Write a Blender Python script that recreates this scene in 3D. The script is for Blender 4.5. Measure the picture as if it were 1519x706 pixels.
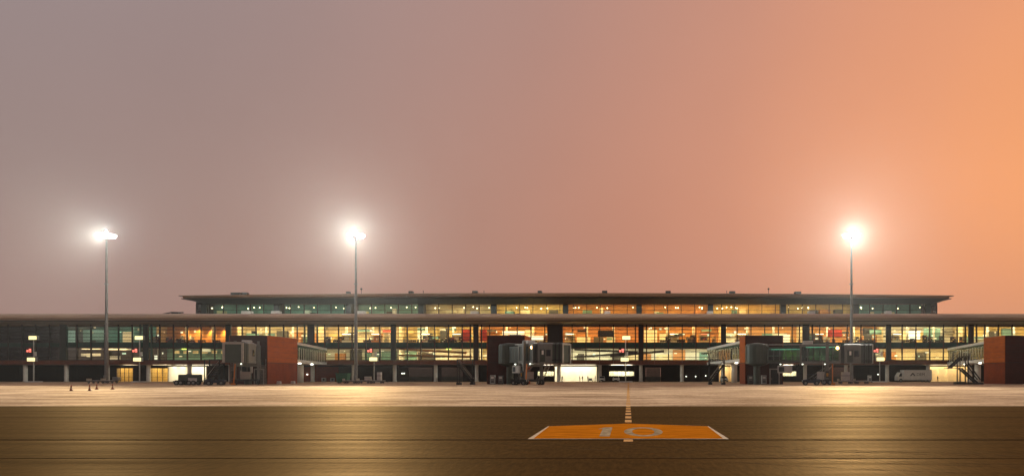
import bpy, math, random
from mathutils import Vector, Matrix
R = math.radians
random.seed(7)
for o in list(bpy.data.objects): bpy.data.objects.remove(o, do_unlink=True)
sc = bpy.context.scene
COL = sc.collection

# ------------------------------------------------------------------ camera
FPX, CX, HY, EYE = 1000.0, 932.0, 557.0, 1.8     # focal length in px, principal point, horizon row, eye height
cam_d = bpy.data.cameras.new('camera'); cam = bpy.data.objects.new('camera', cam_d); COL.objects.link(cam)
cam.location = (0, 0, EYE); cam.rotation_euler = (R(90), 0, 0)
cam_d.sensor_width = 36; cam_d.lens = 36 * FPX / 1519.0
cam_d.shift_x = -(CX - 759.5) / 1519.0
cam_d.shift_y = (HY - 353.0) / 1519.0
cam_d.clip_start = 0.1; cam_d.clip_end = 8000
sc.camera = cam
def P(x, y, D): return Vector(((x - CX) / FPX * D, D, EYE + (HY - y) / FPX * D))
def PX(x, D): return (x - CX) / FPX * D

# ------------------------------------------------------------------ world, sun, exposure
def lin(r, g, b):
    f = lambda c: (c / 255.0 / 12.92) if c <= 10.3 else ((c / 255.0 + 0.055) / 1.055) ** 2.4
    return (f(r), f(g), f(b), 1.0)
SUN_AZ, SUN_EL = R(40), R(2.0)                    # the sunset lies ahead and to the right
w = bpy.data.worlds.new('World'); sc.world = w; w.use_nodes = True
nt = w.node_tree; nt.nodes.clear()
def N(t, **k):
    n = nt.nodes.new(t)
    for a, b in k.items(): setattr(n, a, b)
    return n
out = N('ShaderNodeOutputWorld'); bg = N('ShaderNodeBackground'); nt.links.new(bg.outputs[0], out.inputs[0])
tc = N('ShaderNodeTexCoord')
el = R(15)
sdir = (math.sin(SUN_AZ) * math.cos(el), math.cos(SUN_AZ) * math.cos(el), math.sin(el))
dot = N('ShaderNodeVectorMath', operation='DOT_PRODUCT'); nt.links.new(tc.outputs['Generated'], dot.inputs[0]); dot.inputs[1].default_value = sdir
mr = N('ShaderNodeMapRange'); mr.inputs[1].default_value = -1; mr.inputs[2].default_value = 1
nt.links.new(dot.outputs['Value'], mr.inputs[0])
ramp = N('ShaderNodeValToRGB'); nt.links.new(mr.outputs[0], ramp.inputs[0])
cr = ramp.color_ramp; cr.interpolation = 'B_SPLINE'
stops = [(0.0, (108, 101, 106)), (0.3, (124, 114, 116)), (0.47, (148, 133, 130)), (0.58, (153, 128, 121)), (0.72, (164, 129, 117)),
         (0.84, (186, 135, 116)), (0.93, (217, 148, 119)), (0.98, (243, 160, 113)), (1.0, (252, 167, 108))]
cr.elements[0].position = 0.0; cr.elements[0].color = lin(*stops[0][1])
cr.elements[1].position = 1.0; cr.elements[1].color = lin(*stops[-1][1])
for p, c in stops[1:-1]:
    e = cr.elements.new(p); e.color = lin(*c)
sep = N('ShaderNodeSeparateXYZ'); nt.links.new(tc.outputs['Generated'], sep.inputs[0])
zr = N('ShaderNodeMapRange', interpolation_type='SMOOTHSTEP'); zr.inputs[1].default_value = 0.08; zr.inputs[2].default_value = 0.62; zr.inputs[4].default_value = 0.8
nt.links.new(sep.outputs['Z'], zr.inputs[0])
inv = N('ShaderNodeMapRange'); inv.inputs[1].default_value = 0.55; inv.inputs[2].default_value = 1.0; inv.inputs[3].default_value = 1.0; inv.inputs[4].default_value = 0.15
nt.links.new(mr.outputs[0], inv.inputs[0])
mul = N('ShaderNodeMath', operation='MULTIPLY'); nt.links.new(zr.outputs[0], mul.inputs[0]); nt.links.new(inv.outputs[0], mul.inputs[1])
mx = N('ShaderNodeMix', data_type='RGBA'); nt.links.new(mul.outputs[0], mx.inputs[0]); nt.links.new(ramp.outputs[0], mx.inputs[6]); mx.inputs[7].default_value = lin(157, 150, 156)
sky = N('ShaderNodeTexSky', sky_type='NISHITA'); sky.sun_disc = False; sky.sun_elevation = SUN_EL; sky.sun_rotation = SUN_AZ
sky.dust_density = 6.0; sky.air_density = 1.5
skm = N('ShaderNodeVectorMath', operation='SCALE'); nt.links.new(sky.outputs[0], skm.inputs[0]); skm.inputs['Scale'].default_value = 0.06
# soft cloud-deck mottling of the hazy sky
nz = N('ShaderNodeTexNoise'); nz.inputs['Scale'].default_value = 2.2; nz.inputs['Detail'].default_value = 3; nt.links.new(tc.outputs['Generated'], nz.inputs['Vector'])
nm = N('ShaderNodeMapRange'); nm.inputs[1].default_value = 0.3; nm.inputs[2].default_value = 0.7; nm.inputs[3].default_value = 0.96; nm.inputs[4].default_value = 1.04
nt.links.new(nz.outputs[0], nm.inputs[0])
mm = N('ShaderNodeVectorMath', operation='SCALE'); hzr = N('ShaderNodeMapRange', interpolation_type='SMOOTHSTEP'); hzr.inputs[1].default_value = 0.0; hzr.inputs[2].default_value = 0.26; hzr.inputs[3].default_value = 0.42; hzr.inputs[4].default_value = 0.0
nt.links.new(sep.outputs['Z'], hzr.inputs[0])                       # dusty air low over the ground: same hue all round
mh = N('ShaderNodeMix', data_type='RGBA'); nt.links.new(hzr.outputs[0], mh.inputs[0]); nt.links.new(mx.outputs[2], mh.inputs[6]); mh.inputs[7].default_value = lin(174, 134, 121)
nt.links.new(mh.outputs[2], mm.inputs[0]); nt.links.new(nm.outputs[0], mm.inputs['Scale'])
fin = N('ShaderNodeMix', data_type='RGBA'); fin.inputs[0].default_value = 0.06
nt.links.new(mm.outputs[0], fin.inputs[6]); nt.links.new(skm.outputs[0], fin.inputs[7])
nt.links.new(fin.outputs[2], bg.inputs[0]); bg.inputs[1].default_value = 1.0

sd = bpy.data.lights.new('sun', 'SUN'); sd.energy = 0.05; sd.angle = R(12); sd.color = (1.0, 0.62, 0.35)
so = bpy.data.objects.new('sun', sd); COL.objects.link(so)
so.rotation_euler = Vector((math.sin(SUN_AZ), math.cos(SUN_AZ), math.tan(R(4)))).to_track_quat('Z', 'Y').to_euler()

vs = sc.view_settings; vs.view_transform = 'Standard'; vs.look = 'None'; vs.exposure = 0.0; vs.gamma = 1.0; vs.use_curve_mapping = False
sc.render.engine = 'CYCLES'
cy = sc.cycles; cy.use_denoising = True; cy.max_bounces = 5; cy.diffuse_bounces = 2; cy.glossy_bounces = 3; cy.transparent_max_bounces = 14
cy.volume_bounces = 0; cy.sample_clamp_indirect = 6.0; cy.use_adaptive_sampling = True; cy.adaptive_threshold = 0.02
cy.caustics_reflective = False; cy.caustics_refractive = False

# ------------------------------------------------------------------ materials
MATS = {}
def mat(name, col, rough=0.6, metal=0.0, nscale=None, namt=0.25, bump=0.0, stretch=(1, 1, 1), emit=None, es=0.0, spec=None, col2=None):
    m = bpy.data.materials.new(name); m.use_nodes = True; t = m.node_tree; b = t.nodes['Principled BSDF']
    c = tuple(col) + (1.0,) if len(col) == 3 else col
    b.inputs['Base Color'].default_value = c; b.inputs['Roughness'].default_value = rough; b.inputs['Metallic'].default_value = metal
    if spec is not None: b.inputs['Specular IOR Level'].default_value = spec
    if nscale:
        g = t.nodes.new('ShaderNodeNewGeometry'); mp = t.nodes.new('ShaderNodeMapping'); mp.inputs['Scale'].default_value = stretch
        t.links.new(g.outputs['Position'], mp.inputs[0])
        n = t.nodes.new('ShaderNodeTexNoise'); n.inputs['Scale'].default_value = nscale; n.inputs['Detail'].default_value = 6; n.inputs['Roughness'].default_value = 0.65
        t.links.new(mp.outputs[0], n.inputs['Vector'])
        rg = t.nodes.new('ShaderNodeMapRange'); rg.inputs[1].default_value = 0.3; rg.inputs[2].default_value = 0.7
        t.links.new(n.outputs[0], rg.inputs[0])
        mi = t.nodes.new('ShaderNodeMix'); mi.data_type = 'RGBA'; t.links.new(rg.outputs[0], mi.inputs[0])
        c2 = tuple(col2) + (1.0,) if col2 else tuple(x * (1 + namt) for x in c[:3]) + (1.0,)
        mi.inputs[6].default_value = tuple(x * (1 - namt) for x in c[:3]) + (1.0,); mi.inputs[7].default_value = c2
        t.links.new(mi.outputs[2], b.inputs['Base Color'])
        rr = t.nodes.new('ShaderNodeMapRange'); rr.inputs[3].default_value = max(0.03, rough - 0.08); rr.inputs[4].default_value = min(1, rough + 0.08)
        t.links.new(n.outputs[0], rr.inputs[0]); t.links.new(rr.outputs[0], b.inputs['Roughness'])
        if bump:
            bp = t.nodes.new('ShaderNodeBump'); bp.inputs['Strength'].default_value = bump; bp.inputs['Distance'].default_value = 0.02
            t.links.new(n.outputs[0], bp.inputs['Height']); t.links.new(bp.outputs[0], b.inputs['Normal'])
    if emit:
        b.inputs['Emission Color'].default_value = tuple(emit) + (1.0,); b.inputs['Emission Strength'].default_value = es
    MATS[name] = m
    return m
def glassmat(name, tint, refl=0.1, rough=0.03):
    m = bpy.data.materials.new(name); m.use_nodes = True; t = m.node_tree; t.nodes.clear()
    o = t.nodes.new('ShaderNodeOutputMaterial'); tr = t.nodes.new('ShaderNodeBsdfTransparent'); gl = t.nodes.new('ShaderNodeBsdfGlossy'); mi = t.nodes.new('ShaderNodeMixShader')
    lw = t.nodes.new('ShaderNodeFresnel'); lw.inputs[0].default_value = 1.45 + refl
    tr.inputs[0].default_value = tuple(tint) + (1,); gl.inputs['Roughness'].default_value = rough
    t.links.new(lw.outputs[0], mi.inputs[0]); t.links.new(tr.outputs[0], mi.inputs[1]); t.links.new(gl.outputs[0], mi.inputs[2]); t.links.new(mi.outputs[0], o.inputs[0])
    MATS[name] = m
    return m
def emat(name, col, s):
    return mat(name, (0.8, 0.8, 0.8), 0.5, emit=col, es=s)

def ground_mat(name, c_dark, c_light, rough, streak, spec=0.5, grain=14.0, gb=0.5, lo=0.38, hi=0.72, gst=(1, 1, 1)):
    """paving: fine grain, streaks along the paving lanes, large stains"""
    m = bpy.data.materials.new(name); m.use_nodes = True; t = m.node_tree; b = t.nodes['Principled BSDF']
    g = t.nodes.new('ShaderNodeNewGeometry')
    def noise(scale, st, det=5, rg=0.6):
        mp = t.nodes.new('ShaderNodeMapping'); mp.inputs['Scale'].default_value = st; t.links.new(g.outputs['Position'], mp.inputs[0])
        n = t.nodes.new('ShaderNodeTexNoise'); n.inputs['Scale'].default_value = scale; n.inputs['Detail'].default_value = det; n.inputs['Roughness'].default_value = rg
        t.links.new(mp.outputs[0], n.inputs['Vector']); return n.outputs[0]
    a = noise(1.0, (streak[0], streak[1], 1), 6); c = noise(0.06, (1, 1.6, 1), 4); f = noise(grain, gst, 3, 0.7)
    def math_(op, x, y):
        n = t.nodes.new('ShaderNodeMath'); n.operation = op
        for i, v in enumerate((x, y)):
            if isinstance(v, (int, float)): n.inputs[i].default_value = v
            else: t.links.new(v, n.inputs[i])
        return n.outputs[0]
    s = math_('ADD', math_('MULTIPLY', a, 0.55 - 0.15 * gb), math_('ADD', math_('MULTIPLY', c, 0.3), math_('MULTIPLY', f, 0.15 + 0.8 * gb)))
    rg = t.nodes.new('ShaderNodeMapRange'); rg.inputs[1].default_value = lo; rg.inputs[2].default_value = hi; t.links.new(s, rg.inputs[0])
    mi = t.nodes.new('ShaderNodeMix'); mi.data_type = 'RGBA'; t.links.new(rg.outputs[0], mi.inputs[0])
    mi.inputs[6].default_value = tuple(c_dark) + (1,); mi.inputs[7].default_value = tuple(c_light) + (1,)
    t.links.new(mi.outputs[2], b.inputs['Base Color'])
    rr = t.nodes.new('ShaderNodeMapRange'); rr.inputs[3].default_value = rough + 0.06; rr.inputs[4].default_value = rough - 0.06; rr.inputs[1].default_value = 0.35; rr.inputs[2].default_value = 0.7
    t.links.new(a, rr.inputs[0]); t.links.new(rr.outputs[0], b.inputs['Roughness'])
    b.inputs['Specular IOR Level'].default_value = spec
    bp = t.nodes.new('ShaderNodeBump'); bp.inputs['Strength'].default_value = gb; bp.inputs['Distance'].default_value = 0.012
    t.links.new(f, bp.inputs['Height']); t.links.new(bp.outputs[0], b.inputs['Normal'])
    b.inputs['Specular IOR Level'].default_value = 0.0
    gl = t.nodes.new('ShaderNodeBsdfGlossy'); gl.inputs['Color'].default_value = (1.0, 0.64, 0.28, 1); t.links.new(rr.outputs[0], gl.inputs['Roughness']); t.links.new(bp.outputs[0], gl.inputs['Normal'])
    ms = t.nodes.new('ShaderNodeMixShader'); ms.inputs[0].default_value = spec; t.links.new(b.outputs[0], ms.inputs[1]); t.links.new(gl.outputs[0], ms.inputs[2])
    t.links.new(ms.outputs[0], t.nodes['Material Output'].inputs['Surface'])
    MATS[name] = m
    return m

ground_mat('earth', (0.05, 0.045, 0.03), (0.09, 0.08, 0.05), 0.9, (0.2, 0.2), 0.01)
ground_mat('asphalt', (0.007, 0.004, 0.001), (0.052, 0.026, 0.006), 0.56, (0.045, 1.7), 0.042, 4.0, 0.6, 0.56, 0.86, (2.2, 0.45, 1))
ground_mat('concrete', (0.22, 0.140, 0.085), (0.60, 0.43, 0.28), 0.55, (0.16, 0.30), 0.045, 3.0, 0.25, 0.49, 0.67)
mat('joint_dark', (0.008, 0.005, 0.003), 0.9, spec=0.0)
mat('joint_pale', (0.05, 0.03, 0.013), 0.9, spec=0.0, nscale=0.6, namt=0.5)
mat('paint_orange', (0.50, 0.155, 0.008), 0.9, spec=0.0, nscale=2.2, namt=0.5, stretch=(0.35, 2.2, 1), bump=0.1)
mat('paint_pale', (0.45, 0.30, 0.15), 0.8, spec=0.05, nscale=2.5, namt=0.4)
mat('paint_grey', (0.36, 0.27, 0.16), 0.9, spec=0.0, nscale=3.0, namt=0.55)
mat('paint_yellow', (0.52, 0.22, 0.01), 0.8, spec=0.05, nscale=2.0, namt=0.3)
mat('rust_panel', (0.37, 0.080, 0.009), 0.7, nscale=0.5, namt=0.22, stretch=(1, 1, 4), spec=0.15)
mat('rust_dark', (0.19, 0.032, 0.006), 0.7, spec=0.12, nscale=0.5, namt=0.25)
mat('rust_shaded', (0.055, 0.011, 0.006), 0.6, nscale=0.5, namt=0.3, spec=0.2)  # rust cladding darkened in colour for house fronts turned away from the mast lamps
mat('rust_beam', (0.13, 0.030, 0.008), 0.5, nscale=0.4, namt=0.3)
mat('wall_dark', (0.022, 0.009, 0.005), 0.7, nscale=0.4, namt=0.35)
mat('wall_red', (0.30, 0.050, 0.012), 0.6, nscale=0.6, namt=0.25)
mat('steel', (0.22, 0.21, 0.19), 0.45, 0.3, nscale=1.2, namt=0.2)
mat('steel_dark', (0.022, 0.022, 0.02), 0.5, 0.3, nscale=1.2, namt=0.25)
mat('bridge_grey', (0.15, 0.145, 0.125), 0.45, 0.1, nscale=0.7, namt=0.2, stretch=(1, 1, .4))
mat('bridge_green', (0.04, 0.05, 0.036), 0.4, 0.1, nscale=0.7, namt=0.2)
mat('black', (0.012, 0.012, 0.012), 0.5)
mat('rubber', (0.018, 0.017, 0.016), 0.85, nscale=6, namt=0.2)
mat('mullion', (0.035, 0.022, 0.016), 0.45, 0.4)
mat('mullion_green', (0.05, 0.085, 0.07), 0.45, 0.3)
mat('spandrel', (0.022, 0.075, 0.055), 0.25, nscale=0.3, namt=0.3)
mat('pier', (0.028, 0.032, 0.025), 0.5, nscale=0.5, namt=0.25)
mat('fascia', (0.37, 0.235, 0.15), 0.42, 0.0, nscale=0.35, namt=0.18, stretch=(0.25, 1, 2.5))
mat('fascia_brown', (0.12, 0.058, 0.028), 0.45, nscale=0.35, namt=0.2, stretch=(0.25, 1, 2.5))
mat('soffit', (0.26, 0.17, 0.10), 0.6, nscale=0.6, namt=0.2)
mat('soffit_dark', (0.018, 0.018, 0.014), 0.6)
mat('roof', (0.28, 0.22, 0.18), 0.6, nscale=0.3, namt=0.2)
mat('white_column', (0.62, 0.56, 0.46), 0.5, nscale=1.0, namt=0.12)
mat('white', (0.72, 0.68, 0.60), 0.5, nscale=1.0, namt=0.12)
mat('off_white', (0.50, 0.46, 0.40), 0.5, nscale=1.0, namt=0.12)
mat('galvanised', (0.40, 0.37, 0.32), 0.4, 0.5, nscale=1.5, namt=0.2)
mat('mast_grey', (0.16, 0.15, 0.13), 0.5, 0.0, nscale=1.5, namt=0.2)
mat('floor_tile', (0.42, 0.36, 0.28), 0.3)
mat('orange_paint', (0.65, 0.20, 0.02), 0.5, nscale=1.5, namt=0.2)
mat('red_paint', (0.45, 0.03, 0.02), 0.4, nscale=1.5, namt=0.2)
mat('green_paint', (0.03, 0.13, 0.06), 0.4, nscale=1.5, namt=0.25)
mat('roller_green', (0.045, 0.052, 0.038), 0.5, nscale=0.8, namt=0.2)
mat('navy', (0.02, 0.025, 0.045), 0.6)
mat('skin', (0.28, 0.16, 0.10), 0.6)
mat('leaf', (0.035, 0.09, 0.025), 0.6, nscale=3, namt=0.4)
mat('text_dark', (0.05, 0.045, 0.045), 0.5)
# interior wall finishes (real paint and timber colours)
mat('i_orange', (0.58, 0.27, 0.07), 0.6, nscale=0.5, namt=0.2, stretch=(1, 1, 3))
mat('i_timber', (0.50, 0.21, 0.06), 0.6, nscale=0.7, namt=0.35, stretch=(1, 1, 5))
mat('i_cream', (0.75, 0.60, 0.36), 0.6, nscale=0.35, namt=0.18)
mat('i_yellow', (0.70, 0.48, 0.16), 0.6, nscale=0.35, namt=0.25)
mat('i_white', (0.74, 0.70, 0.60), 0.6, nscale=0.35, namt=0.15)
mat('i_teal', (0.16, 0.30, 0.26), 0.6, nscale=0.35, namt=0.3)
mat('i_dark', (0.07, 0.06, 0.045), 0.7, nscale=0.5, namt=0.3)
mat('i_red', (0.62, 0.05, 0.02), 0.6)
mat('i_ceiling', (0.55, 0.44, 0.30), 0.7)
glassmat('glass', (0.88, 0.90, 0.82), 0.1)
glassmat('glass_green', (0.42, 0.62, 0.52), 0.2)
glassmat('glass_car', (0.18, 0.22, 0.22), 0.2)
emat('e_lamp', (1.0, 0.97, 0.88), 40.0)
emat('e_flood', (1.0, 0.86, 0.34), 1.35)
emat('e_warm', (1.0, 0.62, 0.25), 26.0)
emat('e_warm_dim', (1.0, 0.66, 0.32), 9.0)
emat('e_cream', (1.0, 0.78, 0.46), 26.0)
emat('e_cream_dim', (1.0, 0.80, 0.50), 11.0)
emat('e_white', (1.0, 0.92, 0.72), 24.0)
emat('e_bay', (1.0, 0.62, 0.28), 4.0)
emat('e_corridor', (1.0, 0.95, 0.62), 16.0)
emat('v_white', (1.0, .95, .8), 1.3); emat('v_cream', (1.0, .82, .5), 1.1); emat('v_warm', (1.0, .6, .25), .7); emat('v_teal', (.5, .9, .75), .35); emat('v_dim', (1.0, .8, .55), .4); emat('v_teal3', (.35, .85, .65), .11); emat('v_teal2', (.6, 1.0, .85), .9)
emat('e_hall', (1.0, 0.90, 0.66), 13.0)
emat('e_teal', (0.55, 0.95, 0.80), 5.0)
emat('e_teal_dim', (0.45, 0.9, 0.75), 1.6)
emat('e_spot', (1.0, 0.85, 0.55), 10.0)
emat('e_exit', (0.75, 1.0, 0.15), 3.0)
emat('e_red', (1.0, 0.10, 0.04), 1.4)
emat('e_beacon', (1.0, 0.55, 0.18), 14.0)
emat('e_tube', (0.95, 1.0, 0.80), 3.5)

# ------------------------------------------------------------------ mesh helpers
class MB:
    def __init__(s): s.v = []; s.f = []; s.m = []; s.mi = 0
    def add(s, vs, fs):
        n = len(s.v); s.v += [tuple(p) for p in vs]; s.f += [tuple(i + n for i in f) for f in fs]; s.m += [s.mi] * len(fs); return s
    def bx(s, x0, x1, y0, y1, z0, z1, M=None):
        vs = [Vector((x, y, z)) for x in (x0, x1) for y in (y0, y1) for z in (z0, z1)]
        if M: vs = [M @ p for p in vs]
        return s.add(vs, [(0, 1, 3, 2), (4, 6, 7, 5), (0, 4, 5, 1), (2, 3, 7, 6), (0, 2, 6, 4), (1, 5, 7, 3)])
    def cb(s, c, sz, M=None):
        return s.bx(c[0] - sz[0] / 2, c[0] + sz[0] / 2, c[1] - sz[1] / 2, c[1] + sz[1] / 2, c[2] - sz[2] / 2, c[2] + sz[2] / 2, M)
    def bev(s, x0, x1, y0, y1, z0, z1, b):
        """box with chamfered vertical and top edges"""
        def ring(z, i): return [(x0 + i + b, y0 + i, z), (x1 - i - b, y0 + i, z), (x1 - i, y0 + i + b, z), (x1 - i, y1 - i - b, z), (x1 - i - b, y1 - i, z), (x0 + i + b, y1 - i, z), (x0 + i, y1 - i - b, z), (x0 + i, y0 + i + b, z)]
        vs = ring(z0, 0) + ring(z1 - b, 0) + ring(z1, b)
        fs = [(i + k * 8, (i + 1) % 8 + k * 8, (i + 1) % 8 + 8 + k * 8, i + 8 + k * 8) for k in range(2) for i in range(8)]
        fs += [tuple(range(7, -1, -1)), tuple(range(16, 24))]
        return s.add(vs, fs)
    def tube(s, a, b, r0, r1=None, n=10, cap=True):
        a, b = Vector(a), Vector(b); r1 = r0 if r1 is None else r1
        q = (b - a).to_track_quat('Z', 'Y')
        vs = []
        for p, r in ((a, r0), (b, r1)):
            for i in range(n):
                t = 2 * math.pi * i / n; vs.append(p + q @ Vector((r * math.cos(t), r * math.sin(t), 0)))
        fs = [(i, (i + 1) % n, (i + 1) % n + n, i + n) for i in range(n)]
        if cap: fs += [tuple(range(n - 1, -1, -1)), tuple(range(n, 2 * n))]
        return s.add(vs, fs)
    def bar(s, a, b, wd, h=None):
        a, b = Vector(a), Vector(b); h = h or wd; q = (b - a).to_track_quat('Z', 'Y'); L = (b - a).length
        M = Matrix.Translation(a) @ q.to_matrix().to_4x4()
        return s.bx(-wd / 2, wd / 2, -h / 2, h / 2, 0, L, M)
    def lathe(s, prof, c=(0, 0, 0), n=14):
        vs = []; fs = []
        for r, z in prof:
            for i in range(n):
                t = 2 * math.pi * i / n; vs.append((c[0] + r * math.cos(t), c[1] + r * math.sin(t), c[2] + z))
        for k in range(len(prof) - 1):
            for i in range(n): fs.append((k * n + i, k * n + (i + 1) % n, (k + 1) * n + (i + 1) % n, (k + 1) * n + i))
        fs += [tuple(range(n - 1, -1, -1)), tuple(range((len(prof) - 1) * n, len(prof) * n))]
        return s.add(vs, fs)
    def prism(s, poly, e0, e1, axis='x', t0=1.0, t1=1.0):
        """2-D outline extruded along an axis (poly in the two other axes)"""
        n = len(poly)
        def pt(p, e): return (e, p[0], p[1]) if axis == 'x' else ((p[0], e, p[1]) if axis == 'y' else (p[0], p[1], e))
        vs = [pt(p, e0) for p in poly] + [pt(p, e1) for p in poly]
        return s.add(vs, [tuple(range(n)), tuple(range(2 * n - 1, n - 1, -1))] + [(i, i + n, (i + 1) % n + n, (i + 1) % n) for i in range(n)])
    def ball(s, c, r, n=8, sz=1.0):
        return s.lathe([(max(0.001, r * math.sin(math.pi * k / n)), -r * sz * math.cos(math.pi * k / n)) for k in range(n + 1)], c, 10)
    def build(s, name, mats, parent=None, smooth=False):
        me = bpy.data.meshes.new(name); me.from_pydata(s.v, [], s.f)
        for m in ([mats] if isinstance(mats, str) else mats): me.materials.append(MATS[m])
        if not isinstance(mats, str): me.polygons.foreach_set('material_index', s.m)
        if smooth: me.polygons.foreach_set('use_smooth', [True] * len(me.polygons))
        me.update()
        return link(name, me, parent)
def link(name, me, parent=None, loc=None, rz=0.0):
    o = bpy.data.objects.new(name, me); COL.objects.link(o)
    if parent: o.parent = parent
    if loc is not None: o.location = loc
    if rz: o.rotation_euler = (0, 0, rz)
    return o
def tag(o, label=None, cat=None, group=None, kind=None):
    if label: o['label'] = label
    if cat: o['category'] = cat
    if group: o['group'] = group
    if kind: o['kind'] = kind
    return o
def thing(name, label, cat, loc=(0, 0, 0), rz=0.0, group=None):
    o = bpy.data.objects.new(name, None); COL.objects.link(o); o.location = loc; o.rotation_euler = (0, 0, rz); o.empty_display_size = 0.3
    return tag(o, label, cat, group)
def dup(root, loc, rz=0.0, label=None, group=None):
    def cp(o, par):
        c = o.copy(); COL.objects.link(c); c.parent = par
        for ch in KIDS(o): cp(ch, c)
        return c
    r = cp(root, None); r.location = loc; r.rotation_euler = (0, 0, rz)
    if label: r['label'] = label
    if group: r['group'] = group
    return r
def KIDS(o): return [c for c in bpy.data.objects if c.parent == o]
def box(name, m, par, *a): return MB().bx(*a).build(name, m, par)

# ------------------------------------------------------------------ ground
def sheet(name, m, poly, z, parent=None, kind=None):
    o = MB().add([(x, y, z) for x, y in poly], [tuple(range(len(poly)))]).build(name, m, parent)
    if kind: o['kind'] = kind
    return o
def rect(x0, x1, y0, y1): return [(x0, y0), (x1, y0), (x1, y1), (x0, y1)]
sheet('ground', 'earth', rect(-1500, 1500, -600, 1500), -0.02, None, 'structure')
apron = sheet('concrete_apron', 'concrete', rect(-420, 420, 40, 330), -0.004, None, 'structure')
taxi = sheet('asphalt_taxiway', 'asphalt', rect(-420, 420, -120, 40), 0.0, None, 'structure')
# paving-lane joints that run across the view: a dark seam and a pale worn lip
for y, wd, m in ((19.0, 0.07, 'joint_dark'), (18.88, 0.08, 'joint_pale'), (14.7, 0.08, 'joint_pale'), (29.0, 0.12, 'joint_dark'), (34.2, 0.12, 'joint_pale')):
    sheet('paving_seam', m, rect(-420, 420, y - wd / 2, y + wd / 2), 0.004, taxi)

# stand marking: pentagon panel with a number and a dashed lead-in line
sm = thing('stand_marking', 'orange painted stand number panel with grey 10 and dashed line towards the terminal', 'road marking', (0, 19.15, 0))
def gp(x, y):
    D = EYE * FPX / (y - HY); return (PX(x, D), D - 19.15)
hw = 2.86
pan = [(-hw, 0), (hw, 0), (hw, 4.85), (0, 6.2), (-hw, 4.85)]
sheet('border', 'paint_pale', pan, 0.008, sm)
sheet('painted_panel', 'paint_orange', [(-hw + .15, .12), (hw - .15, .12), (hw - .05, 4.80), (0, 6.14), (-hw + .05, 4.80)], 0.012, sm)
# digits, drawn long as they are for a pilot's low eye
MB().add([(x, y, .016) for x, y in [(-.86, .75), (-.55, .75), (-.55, 4.25), (-.80, 4.25), (-1.02, 3.5), (-.86, 3.5)]], [(0, 1, 2, 3, 4, 5)]).build('digit', 'paint_grey', sm)
z = MB(); n = 24; vs_ = []
for i in range(n):
    t = 2 * math.pi * i / n
    vs_ += [(.48 + .62 * math.cos(t), 2.5 + 1.75 * math.sin(t), .016), (.48 + .36 * math.cos(t), 2.5 + 1.35 * math.sin(t), .016)]
z.add(vs_, [(2 * i, 2 * ((i + 1) % n), 2 * ((i + 1) % n) + 1, 2 * i + 1) for i in range(n)]).build('digit', 'paint_grey', sm)
dm = MB().add([(-.13, 0, .008), (.13, 0, .008), (.13, 1.45, .008), (-.13, 1.45, .008)], [(0, 1, 2, 3)])
d0 = dm.build('painted_dash', 'paint_yellow', sm); d0.location = (0, 6.9, 0)
yy = 9.3
while yy < 168:
    link('painted_dash', d0.data, sm, (0, yy, 0)); yy += 2.55
MB().add([(-.13, -.75, .008), (.13, -.75, .008), (.13, -.12, .008), (-.13, -.12, .008)], [(0, 1, 2, 3)]).build('painted_dash', 'paint_yellow', sm)

# curved tyre marks in front of the panel
def tyre_mark(c, r, a0, a1, wd):
    vs2 = []; fs2 = []; n2 = 40
    for i in range(n2 + 1):
        t = a0 + (a1 - a0) * i / n2
        for rr in (r - wd / 2, r + wd / 2): vs2.append((c[0] + rr * math.cos(t), c[1] + rr * math.sin(t), 0.0045))
    for i in range(n2): fs2.append((2 * i, 2 * i + 2, 2 * i + 3, 2 * i + 1))
    return MB().add(vs2, fs2).build('tyre_mark', 'tyre_film', taxi)
def film(name, col, scale, lo, hi, amt, stretch=(1, 1, 1)):
    m = bpy.data.materials.new(name); m.use_nodes = True; t = m.node_tree; b = t.nodes['Principled BSDF']
    b.inputs['Base Color'].default_value = tuple(col) + (1,); b.inputs['Roughness'].default_value = 0.9; b.inputs['Specular IOR Level'].default_value = 0.0
    g = t.nodes.new('ShaderNodeNewGeometry'); mp = t.nodes.new('ShaderNodeMapping'); mp.inputs['Scale'].default_value = stretch; t.links.new(g.outputs['Position'], mp.inputs[0])
    n = t.nodes.new('ShaderNodeTexNoise'); n.inputs['Scale'].default_value = scale; n.inputs['Detail'].default_value = 5; t.links.new(mp.outputs[0], n.inputs['Vector'])
    r = t.nodes.new('ShaderNodeMapRange'); r.inputs[1].default_value = lo; r.inputs[2].default_value = hi; r.inputs[4].default_value = amt; t.links.new(n.outputs[0], r.inputs[0]); t.links.new(r.outputs[0], b.inputs['Alpha'])
    MATS[name] = m
film('tyre_film', (0.15, 0.095, 0.045), 1.6, 0.40, 0.75, 0.5)
for dr in (0, .35, 1.9, 2.3, 3.4): tyre_mark((9.5, 26.5), 11.0 + dr, R(205), R(300), 0.16)
for dr in (0, .5): tyre_mark((4.5, 29), 13.2 + dr, R(225), R(275), 0.14)

# ------------------------------------------------------------------ terminal
FY = 200.0
T = thing('terminal_building', 'long three storey glazed airport terminal with rust brown bands and lit interior', 'terminal', (0, FY, 0))
MOD, BAY = 4.08, 24.48
X0 = -167.6 - 2 * BAY; NB = 15; X1 = X0 + NB * BAY
def colx(k): return X0 + (k + 2) * BAY
Z1, Z2, Z3, Z4, Z5 = 5.1, 6.4, 10.2, 11.6, 16.4     # beam bottom, sill, spandrel bottom, upper sill, window head
DEP = 16.0                                           # room depth behind the facade
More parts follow.
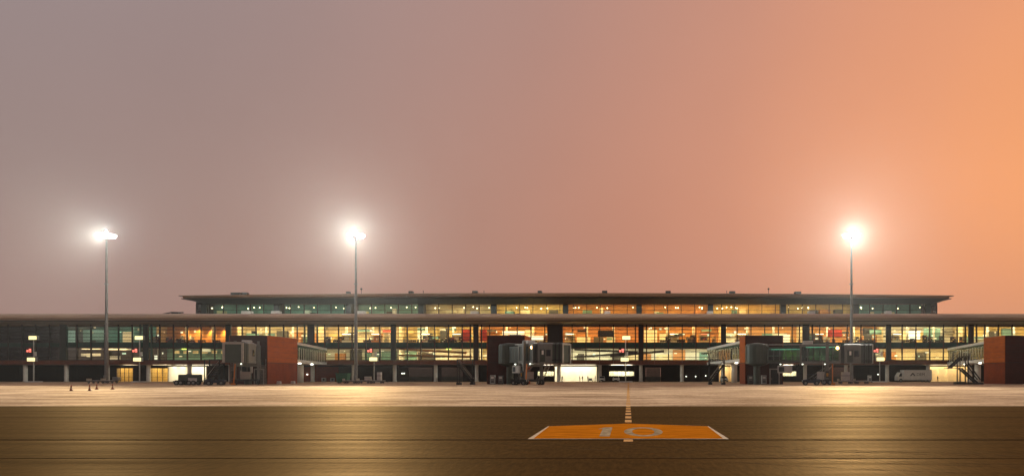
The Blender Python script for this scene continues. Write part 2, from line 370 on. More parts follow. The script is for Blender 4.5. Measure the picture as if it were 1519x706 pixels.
# slabs (behind the bands that cover their edges)
box('floor_slab', 'floor_tile', T, X0, X1, 0.32, 40, Z1 + .05, Z2 - .05)
box('floor_slab', 'floor_tile', T, X0, X1, 0.32, 40, Z3 + .05, Z4 - .05)
box('ceiling', 'i_ceiling', T, X0, X1, 0.32, 40, 17.25, 17.5)
box('ceiling', 'i_ceiling', T, X0, X1, 0.52, DEP, Z3 - .02, Z3 + .04)
box('light_baffle', 'mullion', T, X0, X1, .34, .5, Z3 - .36, Z3 + .04)  # added downstand that hides the middle-floor light strips from below
# bands: one panel per module
bp_ = MB().bx(.02, MOD - .02, 0.0, .3, Z1, Z2); me_ = None
sp_ = MB().bx(.03, MOD - .03, 0.05, .3, Z3, Z4)
hp_ = MB().bx(.03, MOD - .03, 0.06, .28, Z5, 17.45)
bo = bp_.build('beam_panel', 'rust_beam', T); spo = sp_.build('spandrel_panel', 'spandrel', T); hpo = hp_.build('header_panel', 'soffit', T)
pu = MB().bx(.06, MOD - .06, .12, .15, 14.35, Z5 - .05).build('window_pane', 'glass', T)
pl_ = MB().bx(.06, MOD - .06, .12, .15, Z4 + .05, 14.25).build('window_pane', 'glass', T)
pm = MB().bx(.06, MOD - .06, .12, .15, Z2 + .05, Z3 - .05).build('window_pane', 'glass', T)
mul = MB().bx(-.13, .13, -.12, .33, Z2 - .02, 17.2).build('mullion', 'mullion', T)
NM = NB * 6
for i in range(NM):
    x = X0 + i * MOD
    if i == 0:
        for o in (bo, spo, hpo, pu, pl_, pm, mul): o.location = (x, 0, 0)
    else:
        for o in (bo, spo, hpo, pu, pl_, pm, mul): link(o.name.split('.')[0], o.data, T, (x, 0, 0))
for zz, t_ in ((Z2 + .02, .07), (7.3, .07), (8.9, .07), (Z3 - .03, .07), (Z4 + .03, .07), (12.3, .06), (13.3, .07), (14.3, .09), (15.45, .10), (Z5 - .02, .10)):
    box('transom', 'mullion', T, X0, X1, -.06, .10, zz - t_, zz + t_)
# wide piers at the column lines
pier = {}
for k in range(-2, 14):
    x = colx(k); wd = 1.5 if k % 3 else 2.0
    if k in (6, 12): wd = 4.6
    m = 'pier' if k < 5 or k in (9, 10) else 'mullion'
    xc = x - (1.0 if k == 6 else 0)
    box('pier', m, T, xc - wd / 2, xc + wd / 2, -.22, .31, Z2 + .001, 17.3)
    for s in (-1, 1):
        if k % 2: box('mullion', 'mullion' if k >= 5 else 'mullion_green', T, xc + s * (wd / 2 + .9) - .16, xc + s * (wd / 2 + .9) + .16, -.2, .30, Z2 + .002, 17.28)
    # partition behind each column line
    box('partition_wall', 'i_dark' if k < 1 else 'i_cream', T, x - .15, x + .15, 4.5, DEP - .02, Z4 - .04, 17.2)
    box('partition_wall', 'i_dark' if k < 2 else 'i_white', T, x - .15, x + .15, 4.5, DEP - .02, Z2 - .04, Z3 - .14)
    # interior round columns
for k in range(-2, 13):
    for q in (0.33, 0.66):
        x = colx(k) + BAY * q
        MB().tube((x, 6, Z4 - .06), (x, 6, 17.22), .32, n=12).build('interior_column', 'i_white', T, True)
# ground-floor round columns
gc = MB().lathe([(.62, -.01), (.62, .25), (.55, .3), (.55, Z1 - .25), (.62, Z1 - .2), (.62, Z1 - .01)], n=18).build('column', 'white_column', T, True)
first = True
for k in range(-2, 13):
    for q in (0, .5):
        x = colx(k) + BAY * q
        if first: gc.location = (x, 1.1, 0); first = False
        else: link('column', gc.data, T, (x, 1.1, 0))
# main roof: curved projecting fascia, soffit, deck
prof = [(-9.0, 17.35), (-9.9, 17.62), (-10.35, 18.15), (-10.3, 18.75), (-9.8, 19.15), (-8.6, 19.38), (-2, 19.9), (20, 20.6), (40, 20.6), (40, 20.0), (20, 19.9), (-2, 17.9), (-8.9, 17.5)]
seg = BAY
fas = MB().prism(prof, 0, seg - .03, 'x').build('roof_panel', 'fascia', T)
for i in range(NB):
    if i == 0: fas.location = (X0, 0, 0)
    else: link('roof_panel', fas.data, T, (X0 + i * seg, 0, 0))
box('eave_shadow_strip', 'mullion', T, X0, X1, -9.3, -8.9, 17.18, 17.34)  # dark strip standing for the shadow line under the fascia
so_ = MB().prism([(-8.9, 17.22), (-.1, 16.95), (-.1, 17.2), (-8.9, 17.44)], 0.02, MOD - .02, 'x').build('soffit_panel', 'soffit', T)
for i in range(NM):
    if i == 0: so_.location = (X0, 0, 0)
    else: link('soffit_panel', so_.data, T, (X0 + i * MOD, 0, 0))

# --- interior, bay by bay: back wall, ceiling light, room fittings
UP = {-2: ('i_teal', 'e_teal_dim', 14), -1: ('i_teal', 'e_teal_dim', 13), 0: ('i_teal', 'e_teal', 12), 1: ('i_orange', 'e_bay', 9), 2: ('i_cream', 'e_cream', 9),
      3: ('i_cream', 'e_cream', 11), 4: ('i_yellow', 'e_cream', 10), 5: ('i_orange', 'e_warm', 10), 6: ('i_timber', 'e_warm', 11), 7: ('i_orange', 'e_warm', 11),
      8: ('i_orange', 'e_cream', 11), 9: ('i_orange', 'e_cream', 9), 10: ('i_white', 'e_cream', 11), 11: ('i_yellow', 'e_cream', 10), 12: ('i_cream', 'e_cream', 10)}
MID = {-2: ('i_dark', 'e_teal_dim'), -1: ('i_dark', 'e_teal_dim'), 0: ('i_dark', 'e_warm_dim'), 1: ('i_teal', 'e_cream_dim'), 2: ('i_cream', 'e_cream_dim'),
       3: ('i_white', 'e_cream_dim'), 4: ('i_white', 'e_cream'), 5: ('i_yellow', 'e_cream'), 6: ('i_white', 'e_white'), 7: ('i_white', 'e_white'),
       8: ('i_yellow', 'e_cream'), 9: ('i_white', 'e_cream_dim'), 10: ('i_cream', 'e_cream'), 11: ('i_white', 'e_cream_dim'), 12: ('i_cream', 'e_cream_dim')}
rnd = random.Random(3)
for k in range(-2, 13):
    a, b = colx(k) + .16, colx(k + 1) - .16
    wm, em, dp = UP[k]
    box('back_wall', wm, T, a, b, dp, dp + .3, Z4 - .04, 17.24)
    n = 3
    for q in range(n):
        x = a + (b - a) * (q + .5) / n; hw_ = 3.1
        box('ceiling_light', em, T, x - hw_, x + hw_, dp - 5.6, dp - 3.9, 17.10, 17.18)
    for q in range(n):
        x = a + (b - a) * (q + .5) / n
        box('ceiling_light', em, T, x - 2.2, x + 2.2, 1.8, 2.3, 17.10, 17.18)
    wm, em = MID[k]
    box('back_wall', wm, T, a, b, 9.0, 9.3, Z2 - .04, Z3 - .10)
    for q in range(n):
        x = a + (b - a) * (q + .5) / n
        box('ceiling_light', em, T, x - 3.0, x + 3.0, 4.2, 5.6, Z3 - .10, Z3 - .03)
    # wall relief: shop openings, niches and shelves on the back wall
    if k >= 2:
        x = a + 1.0
        while x < b - 3:
            wd = rnd.uniform(1.8, 4.2); kind = rnd.random()
            top = rnd.uniform(13.6, 16.9)
            cm = rnd.choice(['i_timber', 'i_dark', 'i_cream', 'i_white', 'i_yellow', 'i_teal', 'i_white', 'i_dark'])
            if kind < .75: box('shop_panel', cm, T, x, x + wd, UP[k][2] - rnd.uniform(.3, 1.6), UP[k][2] - .02, Z4 - .04, top)
            if kind > .45: box('sign_band', rnd.choice(['i_red', 'i_white', 'i_dark', 'i_teal', 'i_yellow', 'i_dark']), T, x + .1, x + wd - .1, UP[k][2] - rnd.uniform(1.7, 1.9), UP[k][2] - 1.62, top - .9, top - .25)
            x += wd + rnd.uniform(.1, 1.4)
        x = a + .5
        while x < b - 3:
            wd = rnd.uniform(1.5, 5)
            if rnd.random() < .5: box('wall_panel', rnd.choice(['i_timber', 'i_dark', 'i_cream', 'i_teal']), T, x, x + wd, 8.4, 8.98, Z2 - .03, rnd.uniform(8.2, 9.8))
            x += wd + rnd.uniform(.3, 2)
    if k >= 0:
        for q in range(7):
            x = rnd.uniform(a + .5, b - 1.2); z_ = rnd.uniform(12.6, 16.2); w_ = rnd.uniform(.25, .9)
            box('glow_box', rnd.choice(['v_white', 'v_white', 'v_cream', 'v_teal2', 'v_warm']), T, x, x + w_, 3 + q * .45, 3.1 + q * .45, z_, z_ + rnd.uniform(.2, .7))  # small glowing boxes added at random as bright highlights in the rooms
        for q in range(4):
            x = rnd.uniform(a + .5, b - 1.2); z_ = rnd.uniform(6.9, 9.3); w_ = rnd.uniform(.25, 1.2)
            box('glow_box', rnd.choice(['v_white', 'v_cream', 'v_teal2']), T, x, x + w_, 3.5 + q * .45, 3.6 + q * .45, z_, z_ + rnd.uniform(.15, .5))
# particular features the windows show
def feat(name, m, xa, xb, ya, yb, D):     # flat piece inside the rooms at distance D
    p, q = P(xa, ya, D), P(xb, yb, D)
    return box(name, m, T, p.x, q.x, D - FY, D - FY + .12, q.z, p.z)
feat('banner', 'i_red', 686, 699, 489, 506, 203); feat('banner', 'i_red', 712, 722, 489, 506, 203)
feat('banner', 'i_red', 1228, 1249, 489, 500, 204); feat('banner', 'i_teal', 1290, 1308, 489, 496, 205)
feat('wall_panel', 'i_teal', 1370, 1395, 487, 503, 207)
feat('light_box', 'v_white', 745, 778, 491, 496, 205); feat('light_box', 'v_white', 784, 806, 498, 504, 205)
feat('light_box', 'v_cream', 1153, 1172, 496, 508, 206); feat('light_box', 'v_white', 1345, 1365, 491, 503, 207)
feat('light_box', 'v_teal', 18, 36, 490, 507, 206); feat('light_box', 'v_teal', 101, 116, 490, 508, 207)
feat('light_box', 'v_warm', 182, 198, 492, 507, 206); feat('light_box', 'v_white', 4, 14, 521.5, 523, 203); feat('light_box', 'v_white', 17, 25, 521.5, 523, 203)
feat('light_box', 'v_dim', 121, 150, 514.5, 518, 205); feat('light_box', 'v_dim', 120, 149, 524, 528, 206); feat('light_box', 'v_dim', 161, 200, 515, 519, 205)
feat('light_box', 'v_dim', 163, 178, 528, 533, 205); feat('light_box', 'v_white', 229, 233, 527, 533, 203)
for x in range(258, 336, 14): feat('wall_panel', 'i_cream', x, x + 8, 520, 524, 207.5)
for xa, xb, ya, yb in ((-10, 12, 489, 506), (40, 62, 488, 500), (64, 74, 486, 506), (118, 133, 489, 507), (135, 154, 488, 504), (0, 60, 526, 531), (66, 78, 501, 506), (300, 312, 516, 522)): feat('glow_wall', 'v_teal3', xa, xb, ya, yb, 207)  # wall patches glow themselves, in place of faint teal room light
# inclined ramps behind the middle windows
for xa, xb, za, zb in ((592, 692, 9.6, 8.3), (592, 700, 7.7, 7.1), (852, 946, 9.4, 8.5), (852, 946, 7.2, 8.2), (905, 985, 7.4, 8.8), (1040, 1100, 8.2, 8.2)):
    pa, pb = PX(xa, 203), PX(xb, 203)
    MB().prism([(pa, za), (pb, zb), (pb, zb + .75), (pa, za + .5)], 3.0, 3.25, 'y').build('ramp_balustrade', 'i_dark' if xa > 800 else 'i_timber', T)
# downlights with scallops on the orange wall
for i, x in enumerate((272, 291.5, 310, 330)):
    p = P(x, 486, 207.6)
    L = bpy.data.lights.new('downlight', 'SPOT'); L.energy = 4000; L.color = (1, .62, .22); L.spot_size = R(80); L.spot_blend = .8; L.shadow_soft_size = .08
    o = bpy.data.objects.new('downlight', L); COL.objects.link(o); o.parent = T; o.location = (p.x, 208.1 - FY, p.z + .1); o.rotation_euler = (R(14), 0, 0)
    MB().tube((p.x, 208.1 - FY, p.z + .15), (p.x, 208.1 - FY, p.z + .55), .16, .1).build('downlight_can', 'steel_dark', T)

# --- ground floor back wall
GY = 207.0
gdef = [(-175, 172, 'wall_dark'), (172, 197, 'ywin'), (197, 217, 'wall_dark'), (217, 249, 'ywin'), (249, 307, 'open'), (307, 440, 'wall_dark'), (440, 502, 'wall_red'),
        (502, 606, 'wall_dark'), (606, 641, 'roller'), (641, 655, 'wall_dark'), (655, 686, 'roller'), (686, 797, 'wall_dark'), (797, 822, 'strip'), (822, 886, 'open'), (886, 903, 'wall_dark'),
        (903, 941, 'strip'), (941, 958, 'wall_dark'), (958, 980, 'roller'), (980, 1066, 'wall_dark'), (1066, 1090, 'small'), (1090, 1156, 'wall_dark'), (1156, 1182, 'strip'), (1182, 1230, 'wall_dark'),
        (1230, 1262, 'roller'), (1262, 1374, 'wall_dark'), (1374, 1442, 'oyel'), (1442, 1660, 'wall_dark')]
def room(a, b, em, zt, depth=9.0, wm='i_white'):
    box('room_wall', wm, T, a, b, 7.3 + depth, 7.5 + depth, .02, Z1)
    box('room_wall', wm, T, a - .2, a, 7.25, 7.5 + depth, .02, Z1); box('room_wall', wm, T, b, b + .2, 7.25, 7.5 + depth, .02, Z1)
    box('room_floor', 'floor_tile', T, a, b, 7.0, 7.3 + depth, .004, .018)
    for q in (.3, .8): box('ceiling_light', em, T, a + .5, b - .5, 7.3 + depth * q - .6, 7.3 + depth * q + .6, Z1 - .16, Z1 - .06)
for xa, xb, ty in gdef:
    a, b = PX(xa, GY), PX(xb, GY)
    if ty in ('wall_dark', 'wall_red'):
        n = max(1, round((b - a) / 6.0))
        for i in range(n): box('wall_panel', ty, T, a + (b - a) * i / n + .015, a + (b - a) * (i + 1) / n - .015, 7, 7.25, 0.0, Z1)
    elif ty == 'roller':
        box('wall_panel', 'wall_dark', T, a, b, 7, 7.25, 4.2, Z1)
        n = 12
        rd = MB()
        for i in range(n): rd.bx(a + .05, b - .05, 7.04 + .03 * (i % 2), 7.2, .02 + i * 4.16 / n, .02 + (i + .94) * 4.16 / n)
        rd.build('roller_door', 'roller_green', T)
    elif ty in ('open', 'oyel', 'small'):
        room(a + .2, b - .2, {'open': 'e_hall', 'oyel': 'e_cream_dim', 'small': 'e_cream_dim'}[ty], Z1, 8.0, 'i_cream' if ty != 'open' else 'i_white')
        MB().bx(a, a + .2, 6.9, 7.2, 0, Z1).bx(b - .2, b, 6.9, 7.2, 0, Z1).bx(a + .2, b - .2, 6.9, 7.2, Z1 - .5, Z1).build('door_frame', 'off_white', T)
        if ty == 'oyel':
            for i in range(5): box('room_panel', 'i_cream', T, a + 1 + i * 2.6, a + 1 + i * 2.6 + 1.9, 12.0, 12.2, .02, 3.9)
    elif ty == 'ywin':
        room(a + .2, b - .2, 'e_cream_dim', Z1, 6.0, 'i_yellow')
        box('wall_panel', 'wall_dark', T, a, b, 7, 7.25, 4.05, Z1)
        n = 4
        for i in range(n):
            for j in range(3): box('store_pane', 'glass', T, a + (b - a) * i / n + .05, a + (b - a) * (i + 1) / n - .05, 7.1, 7.13, .1 + j * 1.3, .1 + (j + 1) * 1.3 - .06)
            box('window_bar', 'mullion', T, a + (b - a) * i / n - .05, a + (b - a) * i / n + .05, 7.02, 7.2, 0.02, 4.05)
        for j in range(1, 3): box('window_bar', 'mullion', T, a, b, 7.05, 7.18, .04 + j * 1.3, .1 + j * 1.3)
    elif ty == 'strip':
        room(a + .2, b - .2, 'e_white', Z1, 5.0, 'i_white')
        box('wall_panel', 'wall_dark', T, a, b, 7, 7.25, 3.1, Z1); box('wall_panel', 'wall_dark', T, a, b, 7, 7.25, 0, 1.75)
        n = 6
        for i in range(n):
            box('store_pane', 'glass', T, a + (b - a) * i / n + .05, a + (b - a) * (i + 1) / n - .05, 7.1, 7.13, 1.76, 3.09)
            box('window_bar', 'mullion', T, a + (b - a) * i / n - .04, a + (b - a) * i / n + .04, 7.03, 7.2, 1.75, 3.1)
# pipes and ducts under the beam
for k in range(-2, 13):
    MB().tube((colx(k) + .7, 3, 4.72), (colx(k + 1) - .7, 3, 4.72), .16, n=8).build('pipe', 'steel_dark', T)
# lamps hanging under the first-floor beam (small lit bulkheads seen in the recess)
for x, y in ((596, 553.5), (599, 553.5), (1018, 558), (1032, 558), (1047, 557), (1303, 555), (455, 555)):
    p = P(x, y, 206.5); MB().tube((p.x, 6.6, p.z), (p.x, 6.98, p.z), .16, n=8).build('bulkhead_light', 'e_tube', T)

# --- upper storey, set back
PY = 15.0    # behind the facade
U = 215.0
ux0, ux1 = PX(291, U), PX(1390, U)
zb, zt = 20.3, 24.6
box('upper_floor', 'roof', T, ux0, ux1, PY + .4, PY + 22, zb, zb + .3)
upr = (ux1 - ux0) / 55
up_p = MB().bx(.05, upr - .05, PY + .1, PY + .13, zb + .35, zt).build('upper_pane', 'glass', T)
up_m = MB().bx(-.09, .09, PY - .05, PY + .3, zb + .3, zt).build('upper_mullion', 'mullion', T)
for i in range(55):
    if i == 0: up_p.location = (ux0, 0, 0); up_m.location = (ux0, 0, 0)
    else: link('upper_pane', up_p.data, T, (ux0 + i * upr, 0, 0)); link('upper_mullion', up_m.data, T, (ux0 + i * upr, 0, 0))
link('upper_mullion', up_m.data, T, (ux1, 0, 0))
for zz in (zb + .35, zb + 2.4, zt - .05): box('upper_transom', 'mullion', T, ux0, ux1, PY - .02, PY + .08, zz - .05, zz + .05)
# end walls
for x, s in ((ux0, 1), (ux1, -1)): box('upper_end_wall', 'glass_green', T, x - .1, x + .1, PY + .35, PY + 21.9, zb + .31, zt)
ucols = [302, 410, 517, 624.5, 732, 839, 948, 1054, 1162, 1270, 1377]
UPC = ['e_teal', 'e_teal', 'e_cream_dim', 'e_cream_dim', 'e_cream', 'e_warm', 'e_warm', 'e_warm', 'e_cream_dim', 'e_teal_dim']
UPW = ['i_teal', 'i_teal', 'i_teal', 'i_cream', 'i_yellow', 'i_orange', 'i_orange', 'i_yellow', 'i_yellow', 'i_teal']
for i, x in enumerate(ucols):
    X = PX(x, U)
    box('upper_column', 'pier', T, X - .85, X + .85, PY - .12, PY + .34, zb + .3, zt)
    if i < 10:
        a, b = PX(x, U), PX(ucols[i + 1], U)
        box('back_wall', UPW[i], T, a + .1, b - .1, PY + 5, PY + 5.3, zb + .3, zt + .41)
        box('partition_wall', 'i_dark', T, a - .1, a + .09, PY + 1.9, PY + 5.3, zb + .3, zt + .41)
        for q in range(3):
            xx = a + (b - a) * (q + .5) / 3; box('ceiling_light', UPC[i], T, xx - 2.6, xx + 2.6, PY + .5, PY + 1.7, zt + .33, zt + .40)
        for q in range(6):
            xx = a + (b - a) * rnd.uniform(.08, .95); zz = zt - rnd.uniform(.7, 1.3)
            MB().ball((xx, PY + rnd.uniform(1, 3), zz), .17, 6).build('pendant_light', 'e_spot', T, True)
        for q in range(4):
            xx = a + (b - a) * rnd.uniform(.05, .85); wd = rnd.uniform(1, 3.4)
            box('wall_panel', rnd.choice(['i_dark', 'i_timber', 'i_cream', 'i_teal', 'i_white']), T, xx, xx + wd, PY + rnd.uniform(2.5, 4), PY + 4.95, zb + .31, zb + rnd.uniform(1.3, 3.4))
box('ceiling', 'i_ceiling', T, ux0 + .12, ux1 - .12, PY + .36, PY + 21.9, zt + .42, zt + .55)
# roof of the upper storey: brown fascia over a dark sloping soffit, both ends drawn out to blades
rx0, rx1 = PX(272, 208), PX(1408, 208)
NS = 24
def crown(x):
    t = (x - rx0) / (rx1 - rx0) * 2 - 1; return .75 * (1 - t * t)
rm = MB(); sm_ = MB()
for i in range(NS):
    a = rx0 + (rx1 - rx0) * i / NS; b = rx0 + (rx1 - rx0) * (i + 1) / NS - .04
    ca, cb_ = crown(a), crown(b)
    pr = [(8.0, 25.72, .6), (7.6, 26.1, .8), (7.5, 26.45, 1), (8.3, 26.6, 1), (26, 27.2, 1), (38, 26.6, 1), (38, 25.2, 0), (14.8, 25.22, 0)]
    n = len(pr)
    r_ = MB().add([(a, y, z_ + ca * q) for y, z_, q in pr] + [(b, y, z_ + cb_ * q) for y, z_, q in pr], [tuple(range(n)), tuple(range(2 * n - 1, n - 1, -1))] + [(j, j + n, (j + 1) % n + n, (j + 1) % n) for j in range(n)])
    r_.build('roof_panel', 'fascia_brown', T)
ea, eb = rx0 + 3.4, rx1 - 3.4
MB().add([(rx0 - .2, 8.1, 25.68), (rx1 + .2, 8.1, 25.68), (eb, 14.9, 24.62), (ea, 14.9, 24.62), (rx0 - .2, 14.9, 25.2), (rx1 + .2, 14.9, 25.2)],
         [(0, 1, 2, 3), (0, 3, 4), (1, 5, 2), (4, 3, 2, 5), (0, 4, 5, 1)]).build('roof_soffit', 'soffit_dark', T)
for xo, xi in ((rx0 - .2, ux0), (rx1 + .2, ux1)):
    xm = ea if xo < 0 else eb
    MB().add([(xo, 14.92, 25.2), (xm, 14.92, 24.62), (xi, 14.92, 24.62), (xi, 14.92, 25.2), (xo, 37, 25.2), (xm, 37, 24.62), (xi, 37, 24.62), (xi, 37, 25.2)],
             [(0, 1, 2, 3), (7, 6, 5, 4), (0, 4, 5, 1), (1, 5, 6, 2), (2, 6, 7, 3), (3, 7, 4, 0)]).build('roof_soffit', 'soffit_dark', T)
for s, x in ((-1, rx0), (1, rx1)):
    MB().bx(min(x, x + s * 1.3), max(x, x + s * 1.3), 7.7, 36, 26.3, 26.48).build('roof_blade', 'mullion', T)
    MB().bx(min(x, x + s * .8), max(x, x + s * .8), 8.2, 36, 25.45, 25.66).build('roof_blade', 'mullion', T)

# rooftop plant on the upper roof, pale smoke-vent boxes on the lower roof
def roof_unit(x, y, wd, h, D, label, m='steel_dark', group=None, z=None):
    p = P(x, y, D); t = thing('roof_unit', label, 'roof unit', (p.x, D, p.z if z is None else z), 0, group)
    MB().bev(-wd / 2, wd / 2, -.8, .8, .12, h, .08).build('housing', m, t)
    for s in (-1, 1): box('base_rail', 'steel_dark', t, s * wd * .35 - .08, s * wd * .35 + .08, -.9, .9, -.3, .12)
    return t
for x, wd in ((351, 3.0), (364, 1.6), (517, 1.0), (610, 1.3), (705, 1.6), (801, 1.3), (897, 1.6), (991, 1.6), (1086, 1.8), (1183, 2.0)):
    a = PX(x, 209.6); roof_unit(x, 434.5, wd, .75, 209.6, 'small dark plant box on the crest of the upper roof', 'steel_dark', 'plant boxes along the upper roof', 26.64 + crown(a))
for x, wd in ((367, 3.0), (410, 2.6), (536, 2.6), (704, 2.2), (901, 1.8), (1053, 1.8), (1203, 2.0), (1317, 1.8)):
    roof_unit(x, 465, wd, 1.45, 208, 'pale vent box on the lower roof before the upper storey glazing', 'off_white', 'vent boxes on the lower roof', 20.22)
for x, h_ in ((628, .8), (718, .7), (1078, .8), (1140, 1.6), (536, 1.6)):
    p = PX(x, 210); t = thing('roof_aerial', 'thin dark aerial standing on the upper roof', 'aerial', (p, 210, 26.64 + crown(p)), 0, 'aerials on the upper roof')
    MB().tube((0, 0, -.3), (0, 0, h_), .09).build('mast', 'steel_dark', t); MB().ball((0, 0, h_), .32 if h_ > 1 else .16, 6).build('head', 'steel_dark', t, True)
rp = thing('roof_duct', 'dark low duct run lying on the roof beside the upper storey end', 'duct', (PX(252, 206), 206, 20.1))
MB().tube((-3.6, 0, .2), (.6, 0, 1.05), .18).tube((.6, 0, 1.05), (4.2, 0, .95), .18).build('pipe', 'steel_dark', rp)
MB().bev(.8, 3.0, -.6, .6, 0, 1.0, .06).build('box', 'steel_dark', rp)

# ------------------------------------------------------------------ pier houses and link corridors
def pier_house(xa, label, link_dx, depth=13.0, wd=8.2, y0=144.0):
    h = thing('pier_house', label, 'pier house', (xa, y0, 0), 0, 'rust clad houses at the heads of the boarding bridges')
    H = 10.4; zc = 4.65
    box('core_wall', 'wall_dark', h, .12, wd - .12, .12, depth - .12, 0, H - .15)
    box('roof', 'roof', h, .02, wd - .02, .02, depth - .02, H - .14, H + .02)
    n = 5; bh = (H - zc) / n
    for i in range(n):
        z0, z1 = zc + i * bh + .02, zc + (i + 1) * bh - .02
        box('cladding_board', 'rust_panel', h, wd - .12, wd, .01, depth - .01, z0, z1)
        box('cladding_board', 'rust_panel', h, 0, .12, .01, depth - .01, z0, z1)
        box('cladding_board', 'rust_shaded', h, .125, wd - .125, 0, .118, z0, z1)
    for i in range(2):
        y_0, y_1 = .01 + i * depth / 2, (i + 1) * depth / 2 - .03
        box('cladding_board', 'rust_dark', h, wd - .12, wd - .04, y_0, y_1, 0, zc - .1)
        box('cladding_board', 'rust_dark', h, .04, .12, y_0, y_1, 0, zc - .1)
    for a, b in ((.125, 5.2), (7.5, wd - .125)): box('cladding_board', 'rust_shaded', h, a, b, .04, .118, 0, zc - .05)
    # service door with pale frame
    MB().bx(5.25, 5.5, -.04, .11, 0, 3.35).bx(7.2, 7.45, -.04, .11, 0, 3.35).bx(5.5, 7.2, -.04, .11, 3.1, 3.35).build('door_frame', 'galvanised', h)
    d = box('door', 'black', h, 5.52, 7.18, .02, .11, .02, 3.08); box('handle', 'galvanised', d, 5.7, 5.78, -.05, .015, 1.0, 1.25)
    # link corridor back to the terminal
    c0 = Vector((wd * .5, depth, 0)); c1 = Vector((wd * .5 + link_dx, FY - y0 - .25, 0))
    dv = (c1 - c0); L = dv.length; ang = math.atan2(dv.y, dv.x)
    M = Matrix.Translation(c0) @ Matrix.Rotation(ang, 4, 'Z')
    hw_ = 2.2
    MB().bx(.05, L, -hw_, hw_, 9.35, 9.95, M).build('corridor_roof', 'white', h)
    MB().bx(.05, L, -hw_, hw_, 5.0, 5.75, M).build('corridor_floor', 'white', h)
    MB().bx(.05, L, -hw_ + .05, hw_ - .05, 8.7, 9.34, M).build('corridor_band', 'spandrel', h)
    nf = 18
    for s in (-1, 1):
        for i in range(nf):
            u0, u1 = .1 + (L - .2) * i / nf, .1 + (L - .2) * (i + 1) / nf
            MB().bx(u0 + .1, u1 - .1, s * (hw_ - .18) - .02, s * (hw_ - .18) + .02, 5.76, 8.69, M).build('corridor_pane', 'glass', h)
            MB().bx(u0 - .08, u0 + .08, s * (hw_ - .15) - .06, s * (hw_ - .15) + .06, 5.755, 8.695, M).build('corridor_fin', 'off_white', h)
            if i % 3 == 1: MB().bx(u0 + .3, u1 - .3, s * .5 - .05, s * .5 + .05, 5.9, 8.2, M).build('poster_stand', ['i_yellow', 'i_dark', 'i_teal'][(i // 3) % 3], h)
    for s in (-1, 1): MB().bx(1, L - 1, s * 1.2 - .2, s * 1.2 + .2, 8.55, 8.66, M).build('corridor_light', 'e_corridor', h)
    MB().bx(.1, L - .1, -.06, .06, 5.76, 8.69, M).build('corridor_bounce_wall', 'i_cream', h)  # added wall that catches the strip lights so the corridor looks bright
    for u in (.3, .62):
        for s in (-1, 1):
            q = M @ Vector((L * u, s * 1.4, 4.85)); MB().tube(q, q + Vector((0, 0, .13)), .34, n=10).build('under_light', 'e_white', h)
    q = M @ Vector((L * .47, 0, 0)); MB().tube((q.x, q.y, 0), (q.x, q.y, 4.98), .75, n=18).build('support_column', 'white_column', h, True)
    return h
HA = pier_house(PX(340, 144), 'rust clad pier house with bright orange flank and lit link corridor beside the tank trailer', -10.5)
HB = pier_house(PX(722, 144), 'rust clad pier house behind the bridge whose cabin is parked by the bright open hall', -1.5, 8.0)
HC = pier_house(PX(1105, 144), 'rust clad pier house at the root of the long green-glazed boarding bridge', -3.5, 7.0)
HD = pier_house(80.4, 'rust clad pier house with bare front beside the black service stair', 12.0, 8.5, 9.0)

